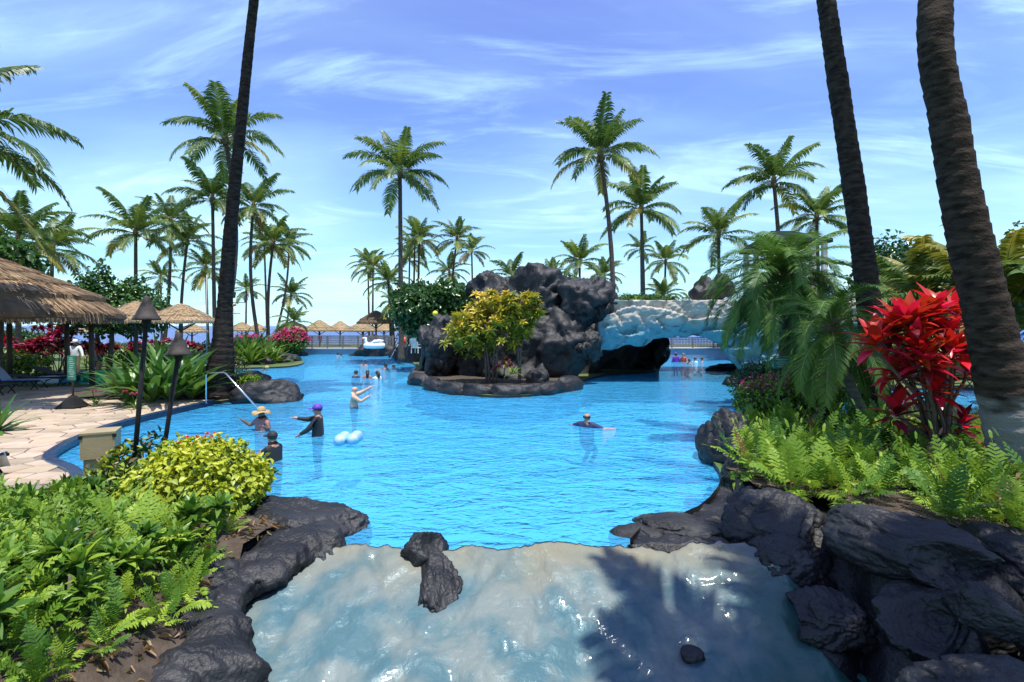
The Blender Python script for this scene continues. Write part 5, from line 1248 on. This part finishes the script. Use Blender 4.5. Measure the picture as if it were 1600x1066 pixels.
# steps with rails, deck chairs, flagpole and mast
d = 42; 
t = thing('pool_steps', 'small steps with white handrails on the far rocky bank', 'steps', (X(632,d), d, 0))
for k in range(3):
    mb = MB(); mb.box((0,.35*k,.12+.2*k), (1.3,.5,.2)); mb.build('step', M['concrete'], t)
for s in (-.62,.5):
    mb = MB(); mb.tube([(s-.35,-.8,.05),(s+.05,.2,1.15),(s+.45,.6,1.2),(s+.45,.6,.5)], .035, 8); mb.build('handrail', M['white'], t, True)
def deck_chair(loc, rz, label):
    t = thing('deck_chair', label, 'chair', loc, rz=rz)
    mb = MB(); mb.box((0,0,.38), (.6,.6,.05)); mb.build('seat', M['white'], t)
    for k in range(5):
        mb = MB(); mb.box((-.24+k*.12,.33,.78), (.08,.04,.8), M=Matrix.Rotation(-.2, 3, 'X')); mb.build('back_slat', M['white'], t)
    for x in (-.27,.27):
        for y in (-.26,.26):
            mb = MB(); mb.box((x,y,.18), (.05,.05,.38)); mb.build('leg', M['white'], t)
        mb = MB(); mb.box((x,0,.6), (.06,.6,.03)); mb.build('armrest', M['white'], t)
deck_chair((X(651,36.5),36.5,.75), R(160), 'white slatted plastic chair on the rocky far bank beside the grotto')
deck_chair((X(644,44),44,.4), R(200), 'white slatted plastic chair behind the pool steps')
d = 30; t = thing('flagpole', 'thin pale pole standing next to the pointed thatched umbrella', 'pole', (X(323,d), d, .1)); mb = MB(); mb.tube([(0,0,0),(0,0,Zp(432,d))], .03, 6); mb.build('pole', M['concrete'], t, True)
mb = MB(); mb.lathe([(.07,0),(.07,.06),(.03,.08)], 8); mb.build('foot', M['concrete'], t)
d = 66; t = thing('ship_mast', 'dark pirate-ship mast with crow\'s nest and rigging near the beach', 'mast', (X(363,d), d, .1)); zt = Zp(456,d)
mb = MB(); mb.tube([(0,0,-.1),(0,0,zt-.1)], [.16,.09], 8); mb.build('mast', M['wood'], t, True)
mb = MB(); mb.lathe([(.001,-.4),(.34,-.4),(.46,.35),(.40,.35),(.30,-.3)], 10); mb.build('crows_nest', M['wood'], t, False, (0,0,zt-.5))
for z, w in ((Zp(474,d),1.5),(Zp(491,d),1.0)):
    mb = MB(); mb.tube([(-w*.7,0,z),(w,0,z)], .05, 6); mb.build('yard', M['wood'], t)
mb = MB(); mb.tube([(-.5,0,Zp(478,d)),(-.1,-.1,Zp(480,d)),(.45,0,Zp(477,d))], .17, 8); mb.build('furled_sail', M['thatch_pale'], t, True)
for k in range(6):
    x = (-1.0,-.7,-.4,.5,1.1,1.7)[k]; mb = MB(); mb.tube([(0,0,Zp(478,d)),(x*1.0,0,.3)], .012, 4); mb.build('shroud', M['greywood'], t)
# ------------------------------------------------------------------ loungers
M['stripe'] = mat('striped_fabric', (.72,.74,.78), .8)
N, L = nodes_of(M['stripe']); tcs = N.new('ShaderNodeTexCoord'); wv = N.new('ShaderNodeTexWave'); wv.inputs['Scale'].default_value = 4.2; wv.bands_direction = 'Y'; L.new(tcs.outputs['Object'], wv.inputs['Vector'])
cr = N.new('ShaderNodeValToRGB'); cr.color_ramp.interpolation = 'CONSTANT'; cr.color_ramp.elements[0].color = (.06,.13,.42,1); cr.color_ramp.elements[1].position = .45; cr.color_ramp.elements[1].color = (.72,.74,.78,1); L.new(wv.outputs['Fac'], cr.inputs[0]); L.new(cr.outputs[0], N['Principled BSDF'].inputs['Base Color'])
M['sling'] = mat('dark_sling', (.03,.032,.04), .7); M['towel'] = mat('pale_towel', (.62,.68,.68), .95, (.40,.55,.60), 6, .3, 60); M['teal_cloth'] = mat('blue_towel', (.05,.22,.34), .95, (.04,.17,.28), 8)
def lounger(loc, rz, label, cover, back=.85):
    t = thing('sun_lounger', label, 'lounger', loc, rz=rz)
    for s in (-.31,.31):
        mb = MB(); mb.box((.0,s,.34), (1.9,.045,.05)); mb.build('side_rail', M['black_metal'], t)
        for x in (-.75,.75):
            mb = MB(); mb.tube([(x-.12,s,0),(x+.12,s,.34)], .02, 6); mb.tube([(x+.12,s,0),(x-.12,s,.34)], .02, 6); mb.build('leg', M['black_metal'], t)
    mb = MB(); mb.box((.32,0,.375), (1.25,.60,.04)); mb.build('seat', M[cover], t)
    c, s_ = math.cos(back), math.sin(back); mb = MB(); mb.box((-.32-.38*c,0,.385+.38*s_), (.80,.60,.05), M=Matrix.Rotation(back, 3, 'Y')); mb.build('backrest', M[cover], t)
    return t
lounger((X(26,20.5),20.5,.15), R(15), 'lounger with blue and white striped raised backrest on the deck', 'stripe', .9)
lounger((X(66,22),22,.12), R(20), 'dark lounger draped with a pale patterned towel beside the striped one', 'sling', .15)
lounger((X(96,23.6),23.6,.12), R(10), 'dark lounger behind the green notice panel', 'sling', .4)
lounger((X(-30,18.8),18.8,.15), R(15), 'plain dark lounger under the edge of the big thatched hut', 'sling', .5)
lounger((X(-8,9.1)-.35,8.35,.15), R(8), 'black-framed lounger with a draped towel beside the ferns', 'sling', .6)
mb = MB()
for i in range(9):
    for j in range(6):
        u, v_ = i/8-.5, j/5-.5; mb.v.append(Vector((u*.7, v_*.66, -.28*max(0, abs(v_)*2-.86)/.14+.012*math.sin(i*2+j))))
for i in range(8):
    for j in range(5): mb.f.append((i*6+j,(i+1)*6+j,(i+1)*6+j+1,i*6+j+1)); mb.m.append(0)
tw = mb.mesh('towel', M['towel'], True)
def towel(loc, rz, label, m=None):
    o = tag(obj('towel', tw if m is None else tw.copy(), None, loc, (0,0,rz)), label, 'towel')
    if m: o.data.materials[0] = M[m]
    sm = o.modifiers.new('thick', 'SOLIDIFY'); sm.thickness = .012
towel((X(72,22)+.2,22.05,.53), R(20), 'pale patterned towel hanging over the side of a dark lounger')
towel((X(84,22)+.35,22.3,.54), R(20), 'blue towel hanging off the foot of the dark lounger', 'teal_cloth')
towel((X(-8,9.1)+.25,8.45,.56), R(8), 'pale striped towel draped on the black lounger beside ferns')
# ------------------------------------------------------------------ floats
M['vinyl_g'] = mat('green_vinyl', (.02,.42,.10), .25, (.03,.5,.14), 4, coat=.3); M['vinyl_w'] = mat('white_vinyl', (.80,.82,.82), .25, coat=.3); M['vinyl_b'] = mat('pale_blue_vinyl', (.22,.50,.70), .12, (.48,.62,.70), 5, coat=.5); M['orange'] = mat('orange_vinyl', (.75,.33,.05), .3); M['yellow'] = mat('yellow_plastic', (.82,.66,.04), .4); M['purple'] = mat('purple_fabric', (.10,.03,.36), .6); M['orange_buoy'] = mat('red_plastic', (.65,.07,.02), .4)
t = thing('pool_float', 'pair of pale blue inflatable bolsters floating together in the pool', 'pool float', (X(545,11.9),11.9,0))
for s in (-1, 1):
    mb = MB(); mb.tube([(0,-.34,.0),(0,-.32,.0),(0,-.24,0),(0,-.12,0),(0,-.05,0),(0,.02,0),(0,.12,0),(0,.26,0),(0,.34,0),(0,.37,0)], [.03,.09,.132,.135,.118,.132,.138,.12,.07,.02], 18)
    mb.build('bolster', M['vinyl_b'], t, True, (s*.14-.01*s, .05*s, .09))
d = 45; t = thing('pool_float', 'white inflatable swan float lying on the far rocks', 'pool float', (X(585,d), d, .75))
mb = MB(); pts = [(.72*math.cos(a*.3142), .5*math.sin(a*.3142), .2) for a in range(21)]; mb.tube(pts, .26, 10, 0, False); mb.build('ring', M['vinyl_w'], t, True)
mb = MB(); mb.tube([(-.55,-.1,.3),(-.75,-.15,.62),(-.72,-.15,.85),(-.92,-.18,.86)], [.17,.13,.12,.09], 10); mb.build('neck', M['vinyl_w'], t, True)
mb = MB(); mb.tube([(-.92,-.18,.86),(-1.12,-.2,.76)], [.08,.03], 8); mb.build('beak', M['orange'], t, True)
for s in (-1, 1):
    mb = MB(); mb.tube([(-.2,s*.45,.35),(.2,s*.5,.55),(.7,s*.4,.62)], [.12,.2,.06], 8); mb.build('wing', M['vinyl_w'], t, True)
d = 23.9; t = thing('pool_float', 'green inflatable crocodile float at the edge of the shallow pool arm', 'pool float', (X(150,d), d, .06))
mb = MB(); mb.tube([(-.95,-.1,.12),(-.7,-.1,.2),(-.3,0,.26),(.3,0,.26),(.8,.05,.18),(1.3,.1,.08)], [.13,.2,.30,.30,.2,.06], 12); mb.build('body', M['vinyl_g'], t, True)
for x, y in ((-.4,-.38),(.4,-.38),(-.4,.38),(.4,.38)):
    mb = MB(); mb.tube([(x,y*.5,.2),(x-.1,y,.12),(x-.2,y*1.25,.08)], [.12,.11,.05], 8); mb.build('leg', M['vinyl_g'], t, True)
for s in (-.09,.09):
    mb = MB(); mb.lathe([(.001,-.07),(.06,-.04),(.07,0),(.05,.05),(.001,.07)], 8); mb.build('eye', M['vinyl_w'], t, True, (-.72,s-.1,.40))
mb = MB(); mb.lathe([(.001,-.13),(.08,-.1),(.125,-.03),(.125,.03),(.08,.1),(.001,.13)], 14); c = Q(680,490,23.3); tag(obj('ball', mb.mesh('ball', M['yellow'], True), None, c), 'small yellow ball caught high between sea-grape tree and grotto', 'ball')
# life ring and bar at far bank
d = 45; t = thing('rescue_post', 'red rescue buoy hanging on a grey post beside the sea-grape trunk', 'post', (X(635,d), d, .2))
mb = MB(); mb.box((0,0,.85), (.12,.12,1.7)); mb.build('post', M['greywood'], t)
mb = MB(); mb.tube([(-.12,-.12,.8),(-.12,-.12,1.5)], .09, 8); mb.build('buoy', M['orange_buoy'], t, True)
# ------------------------------------------------------------------ right-hand buildings
M['roof'] = mat('dark_green_roof', (.012,.022,.018), .95, (.018,.03,.025), 3, spec=.1); M['stucco'] = mat('stucco', (.5,.49,.46), .9, (.44,.43,.4), 2)
d = 36; t = thing('pavilion', 'open pavilion with a low grey-green roof behind the big date palm', 'building', (X(1228,d), d, .1)); w = (X(1268,d)-X(1190,d)); ze = Zp(384,d); za = Zp(361,d)
mb = MB(); h = w/2
mb.add([Vector(p) for p in ((-h,-2.5,ze),(h,-2.5,ze),(h,3.5,ze),(-h,3.5,ze),(-h*.45,.5,za),(h*.45,.5,za))], [(0,1,5,4),(1,2,5),(2,3,4,5),(3,0,4)]); mb.add([Vector(p) for p in ((-h,-2.5,ze-.25),(h,-2.5,ze-.25),(h,3.5,ze-.25),(-h,3.5,ze-.25))], [(3,2,1,0)]); o = len(mb.v)-4
for a in range(4): b = (a+1) % 4; mb.f.append((o-6+a, o-6+b, o+b, o+a)[::-1]); mb.m.append(0)
mb.build('roof', M['roof'], t)
for x in (-h+.4, -h*.33, h*.33, h-.4):
    for y in (-2.2,3.2):
        mb = MB(); mb.box((x,y,ze/2-.12), (.28,.28,ze-.28)); mb.build('column', M['stucco'], t)
mb = MB(); mb.box((0,3.1,1.4), (w-1,.2,2.8)); mb.build('wall', M['stucco'], t)
for k in range(14):
    pass
M['blue_canvas'] = mat('blue_canvas', (.05,.13,.42), .8, (.07,.17,.48), 4); 
def cabana(px, d, ztop, r_, label):
    t = thing('parasol', label, 'umbrella', (X(px,d), d, .1)); mb = MB(); z = ztop-.1
    mb.lathe([(.03,z),(r_*.55,z-.25),(r_,z-.62),(r_,z-.82),(r_*.98,z-.82),(r_*.97,z-.62)], 8); mb.build('canopy', M['blue_canvas'], t)
    mb = MB(); mb.tube([(0,0,0),(0,0,z)], .03, 8); mb.build('pole', M['white'], t)
cabana(1612,17,2.72,1.2,'blue canvas parasol beyond the massive ringed trunk')
cabana(1570,24,3.1,1.5,'dark blue canvas parasol under the broad green tree')
for k, (px, d) in enumerate(((1392,21.8),(1440,22.5),(1490,22))):
    lounger((X(px,d), d, .12), R(70+k*20), 'empty dark lounger on the far side of the channel behind the ti plant', 'sling', .7)['group'] = 'loungers behind the ti plant'
# ------------------------------------------------------------------ people
def skinmat(n, c): 
    m = mat(n, c, .5, tuple(x*.88 for x in c), 8); return m
M['skin_l'] = skinmat('light_skin', (.55,.36,.26)); M['skin_m'] = skinmat('tan_skin', (.40,.22,.14)); M['skin_d'] = skinmat('brown_skin', (.17,.085,.055))
M['c_black'] = mat('black_fabric', (.012,.012,.014), .7); M['c_white'] = mat('white_fabric', (.78,.77,.76), .8); M['c_navy'] = mat('navy_fabric', (.02,.03,.09), .7); M['c_rose'] = mat('rose_fabric', (.32,.14,.13), .7); M['c_teal'] = mat('teal_fabric', (.03,.20,.20), .7); M['c_grey'] = mat('grey_fabric', (.2,.2,.2), .7); M['c_straw'] = mat('straw_weave', (.52,.36,.16), .9, (.42,.28,.12), 14, .3, 60); M['c_red'] = mat('red_fabric', (.5,.05,.04), .7)
M['hair_dark'] = mat('dark_hair', (.015,.011,.009), .55, (.03,.02,.015), 30); M['hair_blond'] = mat('fair_hair', (.30,.20,.09), .55, (.22,.14,.06), 30); M['eye'] = mat('eye', (.01,.008,.008), .2)
def person(label, loc, rz, h=1.75, skin='skin_l', top=None, bottom='c_navy', hair=None, hat=None, sleeves=0, larm=None, rarm=None, crouch=0.0, lean=0.0, headturn=0.0, longhair=False, group=None, female=False, bald=False, cap='purple'):
    """figure faces +Y before rz; larm/rarm = (elbow, wrist) offsets from the shoulder"""
    s = h/1.75; dz = -crouch
    J = {}; bw = .165 if female else .19
    J['pel'] = (0,0,.95+dz); J['spi'] = (0,.01+lean*.3,1.13+dz); J['che'] = (0,.0+lean*.8,1.33+dz); J['nek'] = (0,-.005+lean,1.475+dz); J['nk2'] = (0,.01+lean*1.05,1.545+dz); J['hd1'] = (0,.022+lean*1.1,1.615+dz); J['hd2'] = (0,.012+lean*1.1,1.70+dz)
    for sd, sg in (('L',-1),('R',1)):
        sh = Vector((sg*bw, lean*.85, 1.405+dz)); arm = larm if sg < 0 else rarm
        if arm is None: arm = ((sg*.10,-.02,-.28),(sg*.12,.08,-.52))
        J['sh'+sd] = tuple(sh); J['el'+sd] = tuple(sh+Vector(arm[0])); J['wr'+sd] = tuple(sh+Vector(arm[1]))
        hv = (Vector(arm[1])-Vector(arm[0])).normalized(); J['ha'+sd] = tuple(sh+Vector(arm[1])+hv*.07)
        kb = math.sqrt(max(0, .45**2-((.95+dz-.08)/2)**2)) if crouch else .02
        J['hi'+sd] = (sg*.09,0,.88+dz); J['kn'+sd] = (sg*.11,kb,.48+dz*.5); J['an'+sd] = (sg*.11,-.02,.08); J['to'+sd] = (sg*.12,.13,.04)
    E = [('pel','spi'),('spi','che'),('che','nek'),('nek','nk2'),('nk2','hd1'),('hd1','hd2')]
    for sd in 'LR': E += [('che','sh'+sd),('sh'+sd,'el'+sd),('el'+sd,'wr'+sd),('wr'+sd,'ha'+sd),('pel','hi'+sd),('hi'+sd,'kn'+sd),('kn'+sd,'an'+sd),('an'+sd,'to'+sd)]
    f_ = .88 if female else 1.0
    Rd = {'pel':(.155,.115),'spi':(.135*f_,.10),'che':(.165*f_,.12),'nek':(.062,.06),'nk2':(.055,.058),'hd1':(.074,.088),'hd2':(.066,.078)}
    for sd in 'LR': Rd.update({'sh'+sd:(.062*f_,.062*f_),'el'+sd:(.042*f_,.042*f_),'wr'+sd:(.028,.026),'ha'+sd:(.036,.018),'hi'+sd:(.09,.09),'kn'+sd:(.056,.056),'an'+sd:(.037,.037),'to'+sd:(.036,.025)})
    for k_ in Rd:
        q_ = 1.3 if k_[:2] in ('hd','ne','nk') else 1.38 if k_ in ('pel','spi','che') else 1.5 if k_[:2] in ('sh','el','wr','ha') else 1.35
        Rd[k_] = (Rd[k_][0]*q_, Rd[k_][1]*q_)
    names = list(J); bm = bmesh.new(); lay = bm.verts.layers.skin.verify(); bv = {}
    for k in names: v = bm.verts.new(Vector(J[k])*s); v[lay].radius = (Rd[k][0]*s, Rd[k][1]*s); v[lay].use_root = (k == 'pel'); bv[k] = v
    for a, b in E: bm.edges.new((bv[a], bv[b]))
    me = bpy.data.meshes.new('person'); bm.to_mesh(me); bm.free(); tmp = bpy.data.objects.new('tmp', me); COL.objects.link(tmp)
    sk = tmp.modifiers.new('s', 'SKIN'); sk.use_smooth_shade = True; sb = tmp.modifiers.new('u', 'SUBSURF'); sb.levels = 2; sb.render_levels = 2
    dg = bpy.context.evaluated_depsgraph_get(); m2 = bpy.data.meshes.new_from_object(tmp.evaluated_get(dg)); bpy.data.objects.remove(tmp); bpy.data.meshes.remove(me)
    vs_ = [v.co.copy() for v in m2.vertices]; fs_ = [tuple(p.vertices) for p in m2.polygons]; bpy.data.meshes.remove(m2)
    mb = MB(); mb.v = vs_; mb.f = fs_
    segs = [(a, b, Vector(J[a])*s, Vector(J[b])*s) for a, b in E]
    for p in fs_:
        c = sum((vs_[i] for i in p), Vector())/len(p); best = None
        for a, b, A, B in segs:
            ab = B-A; tt = max(0, min(1, (c-A).dot(ab)/max(1e-9, ab.length_squared))); dd = (c-(A+ab*tt)).length/(.5*(Rd[a][0]+Rd[b][0]))
            if best is None or dd < best[0]: best = (dd, a, b, tt)
        _, a, b, tt = best; mi = 0; k = a[:2]
        if top and (a in ('spi','che') and b in ('che','nek') and not (b == 'nek' and tt > .75) or (a == 'che' and b[:2] == 'sh') or (k == 'sh' and tt < sleeves) or (k == 'el' and sleeves > 1 and tt < sleeves-1) or (a == 'pel' and b == 'spi' and tt > .3)): mi = 1
        if (a == 'pel') and not mi or (k == 'hi' and tt < .75): mi = 2
        mb.m.append(mi)
    hd = Vector(J['hd1'])*s; R_ = Matrix.Rotation(headturn, 3, 'Z')
    def HD(x, y, z): return hd+R_ @ (Vector((x, y, z))*s)
    mb.tube([HD(0,.075,.02), HD(0,.105,-.012), HD(0,.085,-.03)], [.012*s,.017*s,.010*s], 6)                       # nose
    for sg in (-1, 1): mb.tube([HD(sg*.070,.0,.025), HD(sg*.083,-.012,.0), HD(sg*.072,.0,-.03)], [.008*s,.017*s,.008*s], 6)  # ears
    mb.tube([HD(0,.04,-.055), HD(0,.066,-.07)], [.05*s,.032*s], 8)                                            # chin
    for sd, sg in (('L',-1),('R',1)):                                                                                  # fingers and thumb
        ha = Vector(J['ha'+sd])*s; fw = (ha-Vector(J['wr'+sd])*s).normalized(); sv = fw.cross(Vector((0,0,1))); sv = sv.normalized() if sv.length > .1 else Vector((1,0,0)); nv = sv.cross(fw)
        for k, (o_, ln) in enumerate(((-.027,.062),(-.009,.074),(.009,.07),(.026,.055))):
            b0 = ha+(sv*o_+fw*.01)*s; mb.tube([b0, b0+(fw*ln*.55-nv*.006)*s, b0+(fw*ln-nv*.026)*s], [.0095*s,.009*s,.006*s], 6)
        b0 = ha+(sv*(-.03)*sg-fw*.03)*s; mb.tube([b0, b0+(sv*-.03*sg+fw*.02)*s, b0+(sv*-.036*sg+fw*.05-nv*.01)*s], [.011*s,.010*s,.007*s], 6)
    t = thing('person', label, 'person', loc, group, rz)
    mb.build('body', [M[skin], M[top] if top else M[skin], M[bottom]], t, True)
    for sg in (-1, 1):
        e = MB(); e.lathe([(.001,-.008*s),(.008*s,0),(.001,.008*s)], 6); e.build('eye', M['eye'], t, True, HD(sg*.03,.083,.02))
    def cover(name, m, r0, zcut, back, scale=1.0, extra=0):
        q = MB(); n = 18; rows = 8
        for i in range(rows+1):
            el = math.pi/2-(math.pi/2+zcut)*i/rows
            for j in range(n):
                a = 2*math.pi*j/n; fr_ = max(0, math.sin(a)); ee = el+(back*fr_*(i/rows)); rr_ = r0
                q.v.append(HD(math.cos(a)*math.cos(ee)*.088*rr_, math.sin(a)*math.cos(ee)*.103*rr_-.008, .045+math.sin(ee)*.098*rr_))
        for i in range(rows):
            for j in range(n): q.f.append((i*n+j, i*n+(j+1) % n, (i+1)*n+(j+1) % n, (i+1)*n+j)); q.m.append(0)
        o = q.build(name, M[m], t, True); md = o.modifiers.new('thick', 'SOLIDIFY'); md.thickness = .006; md.offset = 0; return o
    if hair and not bald:
        cover('hair', hair, 1.06, .75, 1.0)
        if longhair:
            q = MB(); q.tube([HD(0,-.06,.05), HD(0,-.10,-.05), HD(0,-.11,-.17), HD(0,-.09,-.28)], [.07*s,.08*s,.07*s,.02*s], 10); q.build('long_hair', M[hair], t, True)
    if bald and hair: 
        q = MB(); pts = [HD(math.cos(a)*.080, math.sin(a)*.092-.006, .0) for a in [math.pi*(.95+1.1*i/10) for i in range(11)]]; q.tube(pts, [.012*s]+[.034*s]*9+[.012*s], 8); q.build('hair', M[hair], t, True)
    if hat == 'cap':
        c = cover('cap', cap, 1.16, -.02, 0)
        q = MB(); n = 9
        for i in range(n):
            a = math.pi*(.16+.68*i/(n-1)); q.v += [HD(math.cos(a)*.098, math.sin(a)*.112, .05), HD(math.cos(a)*.105, .09+math.sin(a)*.12, .035+.02*math.sin(a))]
        for i in range(n-1): q.f.append((2*i,2*i+1,2*i+3,2*i+2)); q.m.append(0)
        o = q.build('brim', M[cap], t, True); md = o.modifiers.new('thick', 'SOLIDIFY'); md.thickness = .008
    if hat in ('sun', 'straw'):
        ho = thing_part = obj('hat', None, t) if False else None
        q = MB(); br_ = .24 if hat == 'sun' else .17; n = 28; prof = [(.001,.155),(.05,.152),(.085,.135),(.098,.09),(.104,.045),(.12,.035),(br_*.6,.035),(br_,.02)]
        for r_, z in prof:
            for j in range(n):
                a = 2*math.pi*j/n; wv_ = (.045 if hat == 'sun' else .01)*math.sin(a*3+.6)*max(0, (r_-.11)/(br_-.11)); q.v.append(HD(r_*math.cos(a), r_*math.sin(a)-.005, z+.02+wv_-(.04*max(0, (r_-.11)/(br_-.11)) if hat == 'sun' else 0)))
        for i in range(len(prof)-1):
            for j in range(n): q.f.append((i*n+j,i*n+(j+1) % n,(i+1)*n+(j+1) % n,(i+1)*n+j)); q.m.append(0)
        o = q.build('hat', M['c_straw'] if hat == 'sun' else M['c_white'], t, True); md = o.modifiers.new('thick', 'SOLIDIFY'); md.thickness = .006
        q = MB(); q.tube([HD(.106*math.cos(a*.3142), .106*math.sin(a*.3142)-.005, .07) for a in range(21)], .012*s, 6, 0, False); q.build('hat_band', M['c_black'], t)
    return t
FL = -1.05
def W(px, py): p = P(px, py, 0); return (p.x, p.y, FL)
LEFT, RIGHT, AWAY, TOCAM = R(90), R(-90), 0, R(180)
A_FWD = lambda sg, up=0: ((sg*.03,.27,up*.5-.05),(sg*.0,.52,up))
person('person in a wide straw sun hat standing chest-deep, one hand lifted', W(409,672), R(165), 1.62, 'skin_d', 'c_rose', hair='hair_dark', hat='sun', sleeves=.3, larm=((-.16,.1,-.22),(-.12,.26,-.12)), rarm=((.2,.02,-.16),(.34,.12,-.02)), female=True)
person('person in black cap and black racer-back swimsuit reaching forward', W(428,720), R(68), 1.62, 'skin_m', 'c_black', bottom='c_black', hair='hair_dark', hat='cap', cap='c_black', sleeves=0, larm=((-.05,.22,-.16),(-.02,.45,-.13)), rarm=((.06,.22,-.18),(.03,.45,-.14)), female=True, lean=.03)
person('person in purple cap and black long-sleeved rash guard pointing an arm sideways', W(497,680), R(100), 1.80, 'skin_m', 'c_black', bottom='c_black', hair='hair_dark', hat='cap', sleeves=1.85, larm=((-.06,.2,-.22),(.02,.38,-.32)), rarm=((-.02,.28,-.03),(-.05,.54,.02)))
person('bald bare-chested person with both arms raised, throwing', W(553,637), R(-75), 1.78, 'skin_l', None, bottom='c_navy', hair=None, larm=((-.02,.26,.10),(.02,.5,.24)), rarm=((.06,.22,-.16),(.05,.42,-.02)))
person('balding swimmer in a dark shirt with one arm stretched out, open water', W(917,667), R(-35), 1.75, 'skin_m', 'c_navy', hair='hair_dark', bald=True, sleeves=.9, crouch=.30, larm=((-.24,.05,-.08),(-.40,.16,-.10)), rarm=((.24,.12,-.10),(.50,.20,-.08)))
for (px, py, rz, kw, lab) in (
 (556,590,-.6,dict(skin='skin_m', top='c_navy', hair='hair_dark', crouch=.33, sleeves=.8), 'short-haired swimmer in a dark top facing two long-haired swimmers'),
 (574,591,.3,dict(skin='skin_m', top='c_rose', hair='hair_dark', longhair=True, crouch=.30, female=True), 'long-haired swimmer in the middle of the group of three'),
 (590,592,.9,dict(skin='skin_m', top='c_white', hair='hair_dark', longhair=True, crouch=.30, female=True, larm=A_FWD(-1,-.12), rarm=A_FWD(1,-.1)), 'long-haired swimmer reaching towards the middle one of the group'),
 (569,572,3.1,dict(skin='skin_m', top=None, hair='hair_dark', crouch=.34), 'lone dark-haired swimmer beyond the group of three'),
 (603,577,1.3,dict(skin='skin_m', top=None, hair='hair_dark', crouch=.36, larm=((-.05,.28,-.02),(-.05,.54,.0))), 'dark-haired swimmer stretching an arm over the water near the steps'),
 (615,580,2.6,dict(skin='skin_l', top='c_white', hair='hair_blond', crouch=.34, female=True), 'fair swimmer next to the one stretching an arm'),
 (651,578,2.9,dict(skin='skin_l', top=None, hair='hair_blond', crouch=.34), 'fair-haired swimmer close to the grotto side rock'),
 (528,556,1.0,dict(skin='skin_m', top=None, hair='hair_dark', crouch=.42), 'swimmer low in the water below the lattice footbridge'),
 (533,556.5,-1.4,dict(skin='skin_l', top=None, hair='hair_dark', crouch=.46), 'second swimmer low in the water below the footbridge'),
 (1056,566,0.2,dict(skin='skin_d', top='purple', hair='hair_dark', hat='cap', sleeves=.9, crouch=0), 'person in purple cap and shirt seen through the bridge arch'),
 (1068,566,2.4,dict(skin='skin_l', top='c_red', hair='hair_blond', longhair=True, female=True, crouch=.05), 'fair-haired person beside the purple shirt under the bridge arch'),
 (1077,569,2.0,dict(skin='skin_m', top=None, hair='hair_dark', crouch=.34), 'dark-haired swimmer at the feet of the pair under the arch'),
 (1086,566,-1.2,dict(skin='skin_l', top='c_white', hair='hair_dark', sleeves=.8, crouch=.36), 'white-shirted swimmer beyond the bridge arch'),
 (1097,566,1.2,dict(skin='skin_m', top=None, hair='hair_dark', crouch=.36), 'swimmer by the ledge beyond the bridge arch'),
 (412,580,3.0,dict(skin='skin_l', top='purple', hair='hair_dark', sleeves=.9, crouch=.35, h=1.6), 'child in purple float jacket holding a ball near the shore rocks')):
    person(lab, W(px, py), rz, **kw)
p = P(417,578,0); mb = MB(); mb.lathe([(.001,-.13),(.08,-.1),(.125,-.03),(.125,.03),(.08,.1),(.001,.13)], 14); tag(obj('ball', mb.mesh('ball', M['c_straw'], True), None, (p.x+.12, p.y-.25, .16)), 'pale ball held by the child in purple', 'ball')
person('dark-clothed person standing on the pool steps beside the rail', (X(620,40),40,-.72), R(150), 1.72, 'skin_d', 'c_black', hair='hair_dark', sleeves=.9)
person('person in loose white shirt and pale hat standing behind the notice panel', (X(118,26),26,.1), R(185), 1.86, 'skin_m', 'c_white', bottom='tan', hair='hair_dark', hat='straw', sleeves=1.75, larm=((-.14,.05,-.26),(-.22,.12,-.46)), rarm=((.15,.03,-.26),(.26,.08,-.46)))
# people sunning on the far side of the deck
for i, (px, d, tp, h_) in enumerate(((500,62,'c_red',1.7),(585,56,'c_teal',1.65),(612,50,'c_white',1.6),(155,28.5,'c_red',1.7))):
    person(('person in red walking past the beach umbrellas','person in teal standing near the weathered umbrella','person in white at the far slatted fence','person in a red top among the plants behind the hut')[i], (X(px,d), d, .1), R(60+i*70), h_, 'skin_m', tp, hair='hair_dark', sleeves=.6)
